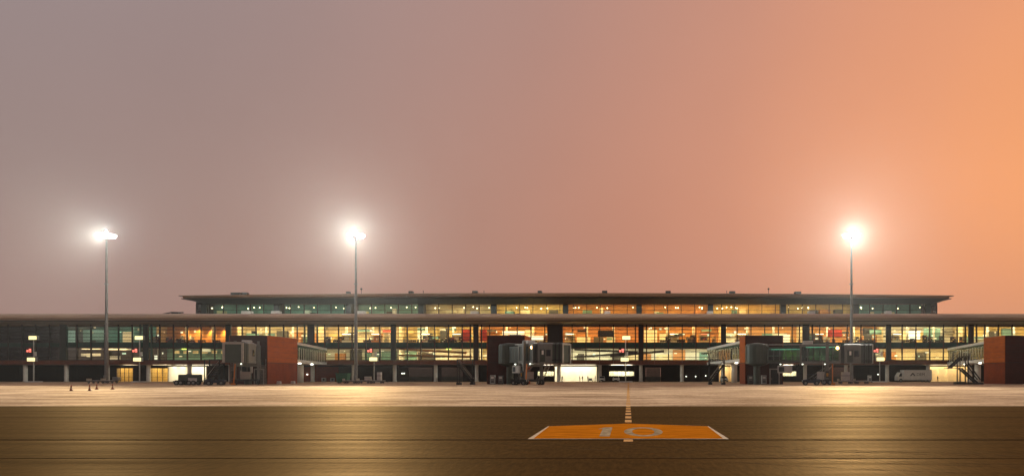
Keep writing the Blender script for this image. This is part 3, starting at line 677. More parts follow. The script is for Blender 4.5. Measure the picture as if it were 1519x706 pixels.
# ------------------------------------------------------------------ boarding bridges
def wheel(par, c, r, wd, ax='y'):
    v = Vector((0, 1, 0)) if ax == 'y' else Vector((1, 0, 0)); c = Vector(c)
    t = MB().tube(c - v * wd / 2, c + v * wd / 2, r, n=18).build('wheel', 'rubber', par, False)
    MB().tube(c - v * (wd / 2 + .02), c + v * (wd / 2 + .02), r * .55, n=14).build('rim', 'steel', t)
    return t
def bridge(loc, rz, L, cab, label, glazed):
    t = thing('boarding_bridge', label, 'boarding bridge', (loc[0], loc[1], 0), rz, 'passenger boarding bridges')
    zf = 4.35
    MB().lathe([(.7, 0), (.7, zf - .6), (2.3, zf - .1), (2.35, zf), (2.35, zf + 3.7), (2.1, zf + 4.0), (.3, zf + 4.25)], n=20).build('rotunda', 'bridge_green', t)
    Lm = L * .52
    def tun(name, a, b, hw_, z0, z1, m):
        o = MB().bx(a, b, -hw_, hw_, z0, z0 + .5).bx(a, b, -hw_, hw_, z1 - .45, z1).bx(a, a + .35, -hw_, hw_, z0 + .5, z1 - .45).bx(b - .35, b, -hw_, hw_, z0 + .5, z1 - .45).build(name, m, t)
        n = max(3, round((b - a) / 1.3))
        for s in (-1, 1):
            for i in range(n):
                u0, u1 = a + .35 + (b - a - .7) * i / n, a + .35 + (b - a - .7) * (i + 1) / n
                MB().bx(u0 + .04, u1 - .04, s * (hw_ - .1) - .02, s * (hw_ - .1) + .02, z0 + .51, z1 - .46).build('side_panel', 'glass_green' if glazed else 'bridge_green', o)
                MB().bx(u0 - .05, u0 + .05, s * (hw_ - .07) - .05, s * (hw_ - .07) + .05, z0 + .505, z1 - .455).build('rib', 'bridge_grey', o)
        box('roof_light', 'e_teal_dim', o, a + 1, b - 1, -.15, .15, z1 - .56, z1 - .46)
        box('handrail', 'white', o, a + .5, b - .5, hw_ - .35, hw_ - .28, z0 + 1.4, z0 + 1.47); box('handrail', 'white', o, a + .5, b - .5, -hw_ + .28, -hw_ + .35, z0 + 1.4, z0 + 1.47)
        return o
    tun('tunnel', 1.9, Lm + 1.2, 1.35, zf + .1, zf + 3.35, 'bridge_green')
    tun('tunnel', Lm, L, 1.6, zf - .12, zf + 3.72, 'bridge_grey')
    # roof cable trough and air unit
    MB().bx(2.4, L - .5, -.25, .25, zf + 3.74, zf + 3.92).build('cable_trough', 'galvanised', t)
    MB().bev(Lm + .6, Lm + 2.6, -.9, .9, zf + 3.75, zf + 4.5, .1).build('air_unit', 'off_white', t)
    # cabin: vestibule, cab box, folding canopy
    c = bpy.data.objects.new('cabin', MB().bx(-.2, .9, -1.7, 1.7, -.1, 3.7).bx(.9, 1.1, -1.9, 1.9, -.1, 3.75).mesh('cabin', 'bridge_grey') if False else None) if False else None
    cb = MB(); cb.prism([(-1.75, -.12), (1.75, -.12), (1.75, 3.55), (1.3, 3.78), (-1.3, 3.78), (-1.75, 3.55)], 0, 3.1, 'x')
    ca = cb.build('cabin', 'bridge_grey', t); ca.location = (L + .75, 0, zf); ca.rotation_euler = (0, 0, cab)
    box('door', 'bridge_green', ca, .5, 1.6, -1.8, -1.755, .1, 2.5)
    MB().bx(1.85, 2.75, -1.8, -1.755, 1.2, 2.4).build('window', 'glass_car', ca); MB().bx(.55, 1.4, 1.755, 1.8, 1.2, 2.4).build('window', 'glass_car', ca)
    MB().bx(-.72, 0, -1.3, 1.3, 0, 3.4).build('vestibule', 'steel_dark', ca)
    for i in range(5):
        q = 3.1 + i * .42
        MB().prism([(-1.7 - .05 * (i % 2), -.1), (1.7 + .05 * (i % 2), -.1), (1.7, 3.45), (1.2, 3.75 + .06 * (i % 2)), (-1.2, 3.75 + .06 * (i % 2)), (-1.7, 3.45)], q + .01, q + .40, 'x').build('canopy_fold', 'steel_dark' if i % 2 else 'bridge_green', ca)
    MB().bx(5.22, 5.4, -1.85, -1.45, -.15, 3.6).bx(5.22, 5.4, 1.45, 1.85, -.15, 3.6).bx(5.22, 5.4, -1.45, 1.45, 3.3, 3.7).build('canopy_frame', 'galvanised', ca)
    MB().bx(3.12, 5.1, -1.95, -1.76, .3, .5).build('bumper', 'rubber', ca)
    box('number_plate', 'white', ca, .9, 1.3, -1.84, -1.802, 1.5, 2.3)
    # drive column
    xd = L - 2.6
    for s in (-1, 1):
        MB().bx(xd - .28, xd + .28, s * 2.0 - .24, s * 2.0 + .24, 1.1, zf + 4.3).build('drive_column', 'bridge_grey', t)
    MB().bx(xd - .35, xd + .35, -2.3, 2.3, zf - .75, zf - .2).build('cross_beam', 'bridge_grey', t)
    MB().bx(xd - .5, xd + .5, -2.35, 2.35, .75, 1.1).build('bogie_beam', 'steel_dark', t)
    for s in (-1, 1):
        for q in (-.55, .55): wheel(t, (xd + q, s * 1.9, .5), .5, .38)
    MB().bev(xd - 1.9, xd - .5, -1.2, .6, 1.0, 2.6, .06).build('control_cabinet', 'off_white', t)
    MB().bx(xd - 1.93, xd - 1.905, -.7, .2, 1.4, 2.2).build('cabinet_grille', 'black', t)
    MB().bar((xd + 1.0, -2.2, .3), (xd + 1.0, -1.95, zf - .2), .22).build('hoist_mast', 'orange_paint', t)
    MB().bx(xd + .7, xd + 1.5, -2.7, -1.9, .02, .35).build('hoist_base', 'orange_paint', t)
    # underslung air unit, hoses, cable loops and ladder
    uu = 4.2 if glazed else 3.0
    MB().bev(uu, uu + 2.9, -1.25, .9, 2.35, 3.85, .08).build('air_conditioner', 'off_white', t)
    MB().bx(uu + .25, uu + 1.35, -1.29, -1.255, 2.6, 3.6).build('air_grille', 'black', t); MB().bx(uu + 2.905, uu + 2.94, -.9, .5, 2.6, 3.6).build('air_grille', 'black', t)
    for q in (.4, 2.5): MB().bar((uu + q, 0, 3.85), (uu + q, 0, zf), .12).build('hanger', 'steel', t)
    for q in range(3):
        h_ = MB(); pts = [Vector((uu + 3.2 + q * .5 + .9 * i / 8, -1.1 + .3 * q, zf - .15 - (1.3 + .4 * q) * math.sin(math.pi * i / 8))) for i in range(9)]
        for p_, q_ in zip(pts, pts[1:]): h_.tube(p_, q_, .09, n=6, cap=False)
        h_.build('hose', 'rubber', t)
    ld = MB()
    for y_ in (-2.75, -2.35): ld.bar((xd - .9, y_, .3), (xd - .9, y_, zf + .4), .06)
    for i in range(14): ld.bar((xd - .9, -2.75, .5 + i * .3), (xd - .9, -2.35, .5 + i * .3), .04)
    ld.build('ladder', 'galvanised', t)
    MB().bx(xd - .3, xd + .3, -2.62, -2.25, 1.4, 2.7).build('motor_box', 'steel_dark', t); MB().bx(xd - .2, xd + .2, -2.65, -2.621, 1.7, 2.3).build('warning_plate', 'paint_yellow', t)
    for q in (.2, .5, .8): MB().bx(1.9 + (L - 2) * q - .12, 1.9 + (L - 2) * q + .12, -1.05, -.85, zf - .32, zf - .13).build('under_lamp', 'e_tube', t)
    # diagonal brace
    MB().bar((xd, 0, zf - .6), (xd - 3.6, 0, 1.2), .18).build('brace', 'bridge_grey', t)
    # service stair on the far side of the cabin end
    st = MB()
    ns = 14
    for i in range(ns): st.bx(L - 1.2 - i * .28 - .28, L - 1.2 - i * .28, 2.45, 3.3, zf - .3 - (i + 1) * zf / (ns + 1), zf - .25 - (i + 1) * zf / (ns + 1))
    for y_ in (2.42, 3.33):
        st.bar((L - 1.2, y_, zf - .3), (L - 1.2 - ns * .28, y_, .1), .09, .2); st.bar((L - 1.2, y_, zf + .75), (L - 1.2 - ns * .28, y_, 1.1), .05)
        for i in range(0, ns + 1, 3): st.bar((L - 1.2 - i * .28, y_, zf - .3 - i * zf / (ns + 1)), (L - 1.2 - i * .28, y_, zf + .75 - i * zf / (ns + 1)), .04)
    st.build('service_stair', 'galvanised', t)
    bq = MB().ball((L - .6, -1.4, zf + 2.95), .32, 8); bq.build('beacon', 'e_beacon', t, True)
    MB().tube((L - .6, -1.4, zf + 2.3), (L - .6, -1.4, zf + 2.7), .1).build('beacon_post', 'steel', t)
    return t
bridge((PX(368, 141), 141.0), R(-62), 11.5, R(-22), 'boarding bridge parked nose out with grey square cabin beside the tank trailer', False)
bridge((PX(757, 141), 140.5), R(-50), 11.5, R(30), 'dark boarding bridge with cabin parked by the bright open hall', False)
bridge((PX(1122, 140), 139.5), R(-14), 16.5, R(-2), 'long green-glazed boarding bridge reaching sideways past the lone lighting mast', True)

# ------------------------------------------------------------------ high masts and apron lamps
def high_mast(x, label, aims, D=165.0, ylamp=347):
    b = P(x, ylamp, D); h = b.z
    t = thing('lighting_mast', label, 'light mast', (b.x, D, 0), 0, 'tall apron lighting masts')
    MB().lathe([(.85, 0), (.85, .12), (.45, .14), (.43, 1.2), (.36, h * .35), (.26, h * .7), (.17, h)], n=16).build('pole', 'mast_grey', t, True)
    MB().bev(-.28, .28, -.66, -.44, .8, 1.9, .03).build('access_door', 'steel', t)
    for zz in (h * .33, h * .66): MB().lathe([(.47, 0), (.47, .25)], (0, 0, zz), 14).build('collar', 'steel', t)
    MB().lathe([(.3, -.7), (1.4, -.4), (1.4, -.2), (.3, -.1), (.3, .5), (.05, .9)], (0, 0, h), 16).build('head_ring', 'steel', t)
    for i in range(12):
        a = 2 * math.pi * i / 12 + .3
        c = Vector((1.35 * math.cos(a), 1.35 * math.sin(a), h - .25)); d = Vector((math.cos(a), math.sin(a), -.55)).normalized()
        f = MB(); f.tube(c, c + d * .5, .2, .38, n=12).build('floodlight', 'steel_dark', t)
        MB().tube(c + d * .51, c + d * .56, .36, n=14).build('lens', 'e_lamp', t)
    for az, tilt, size, blend, en, *cc in aims:
        L = bpy.data.lights.new('mast_flood', 'SPOT'); L.energy = en; L.color = cc[0] if cc else (1, .96, .84); L.spot_size = R(size); L.spot_blend = blend; L.shadow_soft_size = .5
        o = bpy.data.objects.new('mast_flood', L); COL.objects.link(o); o.parent = t; o.location = (0, -1.2, h - .9)
        dv = Vector((math.sin(R(az)) * math.cos(R(tilt)), -math.cos(R(az)) * math.cos(R(tilt)), -math.sin(R(tilt))))
        o.rotation_euler = dv.to_track_quat('-Z', 'Y').to_euler()
    L = bpy.data.lights.new('mast_spill', 'POINT'); L.energy = SPILL; L.color = (.94, 1, .95); L.shadow_soft_size = .45
    o = bpy.data.objects.new('mast_spill', L); COL.objects.link(o); o.parent = t; o.location = (0, -.5, h + .3)
    return t
SPILL = 210000.0
MAIN = 8e5
high_mast(158, 'tall slender lighting mast standing near the four traffic cones', [(14, 12, 62, 1, MAIN), (-48, 3, 34, .9, MAIN * 1.5, (.80, 1, .92))])
high_mast(528, 'tall lighting mast before the terminal bay of white columns and parked dollies', [(14, 12, 62, 1, MAIN)])
high_mast(1263, 'tall lighting mast rising behind the long green-glazed boarding bridge', [(-14, 12, 62, 1, MAIN)])

def apron_lamp(x, label, upper=True, D=186.0):
    t = thing('apron_lamp', label, 'lamp post', (PX(x, D), D, 0), 0, 'short lamp posts before the terminal')
    top = P(x, 500, D).z if upper else P(x, 527, D).z
    MB().tube((0, 0, 0), (0, 0, top), .16, .12).build('post', 'galvanised', t)
    MB().bev(-1.9, 1.9, -.8, .8, 0, .3, .06).build('base_block', 'off_white', t)
    for zz, dx in (((P(x, 501, D).z, .2), (P(x, 533, D).z, -.25)) if upper else ((P(x, 532.5, D).z, 0),)):
        hd = MB().bev(dx - 1.15, dx + 1.15, -.55, .25, zz - .55, zz + .6, .06).build('lamp_housing', 'steel', t)
        MB().bx(dx - 1.05, dx + 1.05, -.62, -.56, zz - .48, zz + .48).build('lamp_lens', 'e_flood', hd)
    zz = P(x, 519.5, D).z
    sg = MB().bx(-1.9, -.3, -.25, .05, zz - .65, zz + .65).build('stand_sign', 'steel_dark', t)
    for a, b, c, d in ((-1.75, -1.2, -.45, .1), (-1.1, -.5, -.1, .45), (-1.0, -.45, -.5, -.2)): MB().bx(a, b, -.29, -.255, zz + c, zz + d).build('sign_face', 'e_red', sg)
    MB().bar((-.3, -.1, zz), (0, -.1, zz), .12).build('sign_arm', 'steel', t)
    MB().bev(.25, .7, -.2, .2, zz - 1.6, zz - .4, .04).build('camera_box', 'off_white', t)
    MB().bar((0, 0, zz - 1), (.3, 0, zz - 1), .1).build('camera_arm', 'steel', t)
    return t
apron_lamp(50, 'twin-lamp post before the dark green unlit end of the terminal')
apron_lamp(207, 'twin-lamp post before the yellow ground floor windows')
apron_lamp(928, 'twin-lamp post at the far end of the dashed yellow line')
apron_lamp(555, 'single-lamp post beside the dollies parked at the mast foot', False)
apron_lamp(1305, 'single-lamp post between the long boarding bridge and the white box truck', False)

# ------------------------------------------------------------------ vehicles and ground equipment
def cone(x, y, label):
    D = EYE * FPX / (y - HY)
    t = thing('traffic_cone', label, 'traffic cone', (PX(x, D), D, 0), rnd.uniform(0, 1), 'four traffic cones on the apron')
    MB().bev(-.2, .2, -.2, .2, -.002, .05, .02).build('base', 'rubber', t)
    MB().lathe([(.15, .05), (.11, .27)], n=14).build('cone_body', 'orange_dull', t, True)
    MB().lathe([(.108, .272), (.075, .46)], n=14).build('band', 'paint_grey', t, True)
    MB().lathe([(.073, .462), (.035, .72), (.02, .75)], n=14).build('tip', 'orange_dull', t, True)
mat('orange_dull', (0.30, 0.07, 0.015), 0.6, nscale=4, namt=0.2)
cone(105.5, 579.3, 'traffic cone standing apart from the other three'); cone(133, 579.3, 'nearer cone of the close pair of traffic cones')
cone(143.5, 577.2, 'farther cone of the close pair of traffic cones'); cone(167, 577.2, 'traffic cone closest to the foot of the lighting mast')

def dolly(x, D, label, rz=0.0, load=None, group='flat baggage dollies', n=1):
    t = thing('baggage_dolly', label, 'dolly', (PX(x, D), D, 0), rz, group)
    MB().bev(-1.6, 1.6, -.85, .85, .55, .72, .03).build('deck', 'galvanised', t)
    MB().bx(-1.5, 1.5, -.1, .1, .42, .548).build('chassis', 'steel_dark', t)
    for sx in (-1.1, 1.1):
        for sy in (-.7, .7): wheel(t, (sx, sy, .23), .23, .14)
    MB().bar((1.6, 0, .55), (2.5, 0, .3), .08).build('drawbar', 'steel_dark', t)
    MB().bx(-1.62, -1.56, -.8, .8, .72, 1.15).build('end_rail', 'galvanised', t)
    return t
dolly(520, 158, 'flat dolly loaded beside the green skip at the mast foot', 0.05); dolly(541, 159, 'flat dolly coupled behind the mast with crates on its deck', -.04); dolly(560, 158.5, 'flat dolly standing under the single-lamp post', 0.0)
dolly(142, 160, 'flat dolly parked left of the slender mast near the cones', 0.0); dolly(163, 160.5, 'flat dolly parked at the foot of the slender mast near the cones', 0.0)
dolly(1254, 150, 'flat dolly under the cabin of the long boarding bridge', 0.0); dolly(1278, 150.5, 'empty flat dolly beyond the cabin of the long boarding bridge', 0.0)
def crate(x, y, wd, h, dp, D, z, m, label, rz=0.0):
    t = thing('cargo_crate', label, 'crate', (PX(x, D), D, z), rz)
    MB().bev(-wd / 2, wd / 2, -dp / 2, dp / 2, .06, h, .03).build('body', m, t)
    for s in (-1, 1): box('skid', 'steel_dark', t, s * wd * .35 - .06, s * wd * .35 + .06, -dp / 2, dp / 2, 0, .06)
    MB().bx(-wd / 2 - .02, wd / 2 + .02, -dp / 2 - .02, dp / 2 + .02, h * .55, h * .6).build('strap', 'steel_dark', t)
    return t
crate(546, 0, 1.3, .9, 1.2, 159, .722, 'off_white', 'small pale crate on the dolly behind the mast')
crate(563, 0, .9, 1.9, .9, 158.5, .722, 'off_white', 'tall pale box standing on the dolly under the single-lamp post')
crate(173, 0, 1.3, .8, 1.1, 160.5, .722, 'steel', 'grey crate on the dolly at the slender mast')
crate(1254, 0, 1.6, 1.9, 1.4, 150, .722, 'off_white', 'pale crate on the dolly under the bridge cabin')
# green skip
t = thing('waste_skip', 'dark green steel skip beside the dollies before the red wall', 'skip', (PX(509, 163), 163, 0))
MB().prism([(-1.2, .25), (1.2, .25), (1.45, 2.3), (-1.45, 2.3)], -.9, .9, 'y').build('tub', 'green_paint', t)
for x in (-1.0, -.4, .4, 1.0): MB().bx(x - .06, x + .06, -.98, -.9, .3, 2.2).build('rib', 'green_paint', t)
MB().bx(-1.55, 1.55, -1.0, 1.0, 2.3, 2.42).build('rim', 'green_paint', t)
for x in (-.9, .9): MB().bx(x - .1, x + .1, -.8, .8, 0, .25).build('skid', 'steel_dark', t)

def ground_unit(x, D):
    t = thing('tank_trailer', 'olive tank trailer on black wheels with a drawbar before the bright open hall', 'trailer', (PX(x, D), D, 0), R(4))
    MB().bev(-1.5, 2.1, -.9, .9, .95, 2.05, .12).build('tank_body', 'bridge_green', t)
    MB().bev(.4, 2.0, -.96, -.9, .72, 1.35, .02).build('pale_panel', 'off_white', t)
    MB().bx(-2.1, 2.2, -.75, .75, .62, .94).build('chassis', 'steel_dark', t)
    for sx in (-1.75, -.95, .55, 1.35):
        for sy in (-.85, .85): wheel(t, (sx, sy, .46), .46, .3)
    MB().bar((2.2, 0, .78), (3.7, 0, 1.0), .12).build('drawbar', 'steel_dark', t)
    MB().bx(-2.5, -1.9, -.8, .8, .55, .8).build('rear_step', 'steel_dark', t)
    MB().tube((0, 0, 2.05), (0, 0, 2.2), .35).build('filler_cap', 'steel', t)
ground_unit(280, 129.5)
def tractor(x, D, rz, label, m):
    t = thing('tow_tractor', label, 'tractor', (PX(x, D), D, 0), rz, 'small tow tractors by the boarding bridges')
    MB().prism([(-1.6, .45), (1.55, .45), (1.6, 1.0), (.6, 1.12), (.45, .95), (-.5, .95), (-.55, 1.2), (-1.6, 1.15)], -.75, .75, 'y').build('body', m, t)
    MB().bx(-.45, .05, -.5, .5, .952, 1.1).bx(-.5, -.38, -.5, .5, 1.1, 1.6).build('seat', 'black', t)
    for sx in (-1.0, 1.05):
        for sy in (-.72, .72): wheel(t, (sx, sy, .42), .42, .28)
    MB().tube((.5, .25, 1.05), (.3, .25, 1.45), .03).build('steering_column', 'black', t)
    MB().lathe([(.2, 0), (.2, .04)], (.28, .25, 1.45), 14).build('steering_wheel', 'black', t)
    for s in (-1, 1): MB().tube((1.56, s * .5, .85), (1.63, s * .5, .85), .1).build('headlight', 'white', t)
    for s in (-.7, .7): MB().bar((-.6, s, 1.18), (-.6, s, 2.05), .06).bar((.55, s, 1.1), (.5, s, 2.05), .06).build('canopy_post', 'black', t)
    MB().bx(-.75, .65, -.78, .78, 2.05, 2.12).build('canopy', m, t)
tractor(320, 128, R(20), 'dark tow tractor between the tank trailer and the parked bridge cabin', 'navy')
tractor(1203, 127.5, R(170), 'dark tow tractor under the long green-glazed boarding bridge', 'navy')
tractor(771, 130, R(-12), 'dark tow tractor under the bridge by the bright open hall', 'steel_dark')

def car(x, D, rz, label, m='white'):
    t = thing('service_car', label, 'car', (PX(x, D), D, 0), rz, 'service cars parked under the terminal')
    body = [(-2.15, .35), (2.15, .35), (2.2, .7), (2.05, .95), (1.1, 1.05), (-2.0, 1.08), (-2.2, .9)]
    MB().prism(body, -.88, .88, 'y').build('body', m, t)
    g = MB(); a = [(-1.85, 1.08), (1.0, 1.05), (.45, 1.62), (-1.6, 1.66)]
    n = 4; g.add([(p[0], -.84 if p[1] < 1.2 else -.68, p[1]) for p in a] + [(p[0], .84 if p[1] < 1.2 else .68, p[1]) for p in a], [tuple(range(n)), tuple(range(2 * n - 1, n - 1, -1))] + [(i, i + n, (i + 1) % n + n, (i + 1) % n) for i in range(n)]).build('cabin', m, t)
    MB().add([(1.03, -.76, 1.09), (1.03, .76, 1.09), (.5, .62, 1.6), (.5, -.62, 1.6)], [(0, 1, 2, 3)]).build('windscreen', 'black', t)
    for s in (-1, 1):
        MB().add([(-1.6, s * .835, 1.13), (.8, s * .835, 1.11), (.4, s * .71, 1.56), (-1.5, s * .71, 1.58)], [(0, 1, 2, 3)]).build('side_window', 'black', t)
        MB().bx(2.12, 2.2, s * .62 - .18, s * .62 + .18, .68, .86).build('headlight', 'galvanised', t)
    MB().bx(2.16, 2.24, -.4, .4, .45, .66).build('grille', 'black', t)
    MB().bx(2.14, 2.28, -.86, .86, .3, .44).build('bumper', 'steel_dark', t)
    for sx in (-1.35, 1.35):
        for sy in (-.8, .8): wheel(t, (sx, sy, .34), .34, .2)
car(893, 196, R(-88), 'white service car parked beside the bright open hall'); car(914, 196.5, R(-93), 'white service car parked next to the twin-lamp post')
car(1074, 196, R(-90), 'white service car beside the small lit doorway behind the stair tower')

# box truck with lettering
D = 191.0
t = thing('box_truck', 'white box truck with dark chevron lettering parked beside the yellow lit hall', 'truck', (PX(1357, D), D, 0))
MB().bev(-3.7, 4.35, -1.2, 1.2, .55, 3.45, .05).build('cargo_box', 'off_white', t)
MB().prism([(-5.3, .5), (-3.8, .5), (-3.8, 2.75), (-4.6, 2.75), (-5.25, 1.7)], -1.1, 1.1, 'y').build('cab', 'off_white', t)
for s in (-1, 1): MB().add([(-5.0, s * 1.11, 1.6), (-4.1, s * 1.11, 1.6), (-4.1, s * 1.11, 2.5), (-4.55, s * 1.11, 2.5)], [(0, 1, 2, 3)]).build('side_window', 'black', t)
MB().bx(-5.0, 4.2, -.5, .5, .35, .5).build('chassis', 'steel_dark', t)
for sx in (-4.4, 2.6, 3.6):
    for sy in (-1.0, 1.0): wheel(t, (sx, sy, .48), .48, .3)
for zz in (.62, 3.38): MB().bx(-3.6, 4.25, -1.235, -1.202, zz - .05, zz + .05).build('trim_rail', 'galvanised', t)
lg = MB(); lg.add([(-1.9, -1.21, 1.75), (-1.5, -1.21, 1.75), (-1.05, -1.21, 2.25), (-.72, -1.21, 1.75), (-.3, -1.21, 1.75), (-.95, -1.21, 2.62), (-1.2, -1.21, 2.62)], [(0, 1, 2, 6), (2, 3, 4, 5), (2, 5, 6)]); lg.build('chevron_logo', 'text_dark', t)
def text(body, size, m, par, loc, rot, name='lettering', ext=0.01):
    cu = bpy.data.curves.new(name, 'FONT'); cu.body = body; cu.size = size; cu.extrude = ext; cu.align_x = 'CENTER'
    tmp = bpy.data.objects.new(name, cu); COL.objects.link(tmp)
    me = bpy.data.meshes.new_from_object(tmp.evaluated_get(bpy.context.evaluated_depsgraph_get())); bpy.data.objects.remove(tmp); me.materials.clear(); me.materials.append(MATS[m])
    o = link(name, me, par, loc); o.rotation_euler = rot; return o
text('DEM', 1.15, 'text_dark', t, (1.15, -1.215, 1.78), (R(90), 0, 0))

# dark service stair towers beside the bridges
def stair_tower(x, D, label, flip=1):
    t = thing('stair_tower', label, 'stair', (PX(x, D), D, 0), 0, 'dark steel stair towers beside the bridges')
    w2, H = 1.5, 4.1
    for sx in (-1, 1):
        for sy in (-1, 1): MB().bar((sx * w2, sy * .8, 0), (sx * w2, sy * .8, H + 1.0), .16).build('post', 'steel_dark', t)
    MB().bx(-w2 - .1, w2 + .1, -.85, .85, H, H + .12).build('landing', 'steel_dark', t)
    s_ = MB(); n = 13
    for i in range(n): s_.cb((flip * (w2 - .25 - i * (2 * w2 - .5) / n), 0, .3 + i * H / n), (.3, 1.2, .06))
    s_.build('stair_flight', 'steel', t)
    for y_ in (-.66, .66): MB().bar((flip * w2, y_, .15), (-flip * w2, y_, H), .1, .22).build('stringer', 'steel_dark', t); MB().bar((flip * w2, y_, 1.15), (-flip * w2, y_, H + 1.0), .06).build('handrail', 'galvanised', t)
    for y_ in (-.8, .8): MB().bar((-w2, y_, H + 1.0), (w2, y_, H + 1.0), .07).build('top_rail', 'steel_dark', t)
    MB().bx(-w2 - .2, -w2 + .5, -.9, .9, 0.0, .4).build('base_frame', 'steel_dark', t); MB().bx(w2 - .5, w2 + .2, -.9, .9, 0.0, .4).build('base_frame', 'steel_dark', t)
    return t
stair_tower(691, 136, 'dark steel stair tower standing before the grey roller doors')
stair_tower(1063, 138, 'dark steel stair tower beside the small lit doorway', -1)
stair_tower(318, 137, 'dark steel stair tower between the bright hall and the parked bridge', -1)

# black double-flight service stair by the bare pier house
D = 141.0
t = thing('service_stair', 'black two-flight service stair silhouetted against the yellow lit hall', 'stair', (PX(1428, D), D, 0))
def sx(x): return PX(x, D) - PX(1428, D)
def sz(y): return EYE + (HY - y) / FPX * D
for y_ in (-.6, .6):
    MB().bar((sx(1450), y_, .05), (sx(1424), y_, sz(546)), .14, .34).build('stringer', 'black', t)
    MB().bar((sx(1408), y_, sz(546)), (sx(1426), y_, sz(529)), .14, .34).build('stringer', 'black', t)
    MB().bar((sx(1434), y_, sz(538)), (sx(1452), y_, sz(563)), .1, .22).build('brace', 'black', t)
    for x in (1422, 1434): MB().bar((sx(x), y_, 0), (sx(x), y_, sz(529 if x > 1430 else 533)), .16).build('post', 'black', t)
    MB().bar((sx(1404), y_, sz(539)), (sx(1421), y_, sz(524)), .06).build('handrail', 'black', t); MB().bar((sx(1452), y_, 1.2), (sx(1426), y_, sz(538.5)), .06).build('handrail', 'black', t)
MB().bx(sx(1402), sx(1426), -.65, .65, sz(546.5), sz(545.6)).build('landing', 'black', t)
MB().bx(sx(1424), sx(1436), -.65, .65, sz(529), sz(528)).build('landing', 'black', t)
for nm, xa, ya, xb, yb in (('lower_treads', 1449, 568, 1425, 547), ('upper_treads', 1409, 545, 1426, 529.5)):
    s_ = MB()
    for i in range(12):
        q = (i + .5) / 12; s_.cb((sx(xa + (xb - xa) * q), 0, sz(ya + (yb - ya) * q)), (.28, 1.1, .05))
    s_.build(nm, 'black', t)
MB().bev(sx(1417), sx(1430), -.9, .9, 0, .55, .05).build('base_frame', 'black', t); MB().bev(sx(1436), sx(1456), -.9, .9, 0, .4, .05).build('base_frame', 'black', t)

def cabinet(x, D, label, m='off_white'):
    t = thing('power_cabinet', label, 'cabinet', (PX(x, D), D, 0), 0)
    MB().bev(-.5, .5, -.4, .4, .1, 1.9, .04).build('housing', m, t); MB().bx(-.42, .42, -.43, -.405, .25, 1.8).build('door', 'steel', t)
    MB().bx(-.3, .3, -.45, -.431, 1.2, 1.6).build('label_plate', 'white', t); box('plinth', 'steel_dark', t, -.55, .55, -.45, .45, 0, .1)
    for q in range(3): MB().bx(-.3, .3, -.45, -.432, .4 + q * .14, .48 + q * .14).build('louvre', 'black', t)
cabinet(731, 141.5, 'pale power cabinet at the foot of the pier house behind the dark bridge'); cabinet(1133, 141.5, 'pale power cabinet under the green-glazed bridge beside its door'); cabinet(1113, 142.5, 'dark power cabinet at the corner of the pier house of the green-glazed bridge', 'steel_dark')
cabinet(743, 142, 'dark power cabinet at the pier house behind the dark bridge', 'steel_dark'); cabinet(1290, 197, 'pale power cabinet standing under the terminal behind the empty dolly')
# pale blocks at the foot of the orange house side, and small wall units before the red wall
for x, y, D, lab in ((404.5, 0, 153, 'pale concrete block at the foot of the orange pier house wall'), (413, 0, 156, 'pale concrete block farther along the foot of the orange pier house wall')):
    t = thing('concrete_block', lab, 'block', (-76.15 if x < 410 else -76.1, D - 6 if x < 410 else D - 3, 0), R(8)); MB().bev(-.4, .4, -.45, .45, 0, .62, .12).build('block', 'off_white', t); MB().tube((0, 0, .6), (0, 0, .75), .06).build('lifting_eye', 'steel_dark', t)
for x in (480.5, 493.5):
    t = thing('wall_unit', 'pale cooling unit standing before the red ground floor wall', 'cooling unit', (PX(x, 205.5), 205.5, 0), 0, 'pair of cooling units before the red wall')
    MB().bev(-.6, .6, -.4, .4, .12, 1.15, .05).build('housing', 'white', t); MB().tube((.1, -.43, .62), (.1, -.405, .62), .36, n=16).build('fan_grille', 'steel_dark', t)
    for s in (-.45, .45): box('foot', 'steel_dark', t, s - .06, s + .06, -.4, .4, 0, .12)
# ------------------------------------------------------------------ inside the terminal: furniture, signs, people
def seat_row(x, D, z, n, label, group):
    t = thing('seat_row', label, 'seats', (PX(x, D), D, z), 0, group)
    MB().bx(-n * .3, n * .3, -.04, .04, .3, .38).build('beam', 'steel_dark', t)
    for i in range(n):
        u = (i - (n - 1) / 2) * .6
        MB().bx(u - .26, u + .26, -.28, .25, .385, .46).build('seat', 'black', t); MB().bx(u - .26, u + .26, -.34, -.28, .42, .95).build('backrest', 'black', t)
    for s in (-1, 1): MB().bx(s * n * .24 - .04, s * n * .24 + .04, -.25, .25, 0, .3).build('leg', 'steel_dark', t)
BAYN = {1: 'orange downlit', 2: 'cream lit', 3: 'bright cream', 4: 'yellow lit', 5: 'red bannered', 6: 'timber lined', 7: 'plain orange', 8: 'golden', 9: 'red panelled', 10: 'white and teal', 11: 'warm yellow'}
for k, xs in ((1, (270, 284, 300, 322)), (2, (400, 430)), (3, (500, 545)), (4, (612, 640, 672)), (7, (985, 1010)), (8, (1098, 1150)), (9, (1215, 1255, 1278, 1292)), (10, (1345, 1392))):
    for i, x in enumerate(xs): seat_row(x, 201.6 + .3 * (i % 2), Z4 - .05, 4, 'row of black seats behind the upper windows of the %s bay' % BAYN[k], 'black seat rows in the %s bay' % BAYN[k])
def hanging_sign(x, y, wd, h, D, m, label, zc):
    p = P(x, y, D); t = thing('hanging_sign', label, 'sign', (p.x, D, p.z), 0)
    MB().bx(-wd / 2, wd / 2, -.08, .08, -h / 2, h / 2).build('board', m, t)
    for s in (-1, 1): MB().tube((s * wd * .4, 0, h / 2), (s * wd * .4, 0, zc - p.z), .03, n=6).build('hanger', 'steel_dark', t)
hanging_sign(899, 495, 4.9, 2.0, 203, 'black', 'large black display board hanging in the timber lined bay', 17.25)
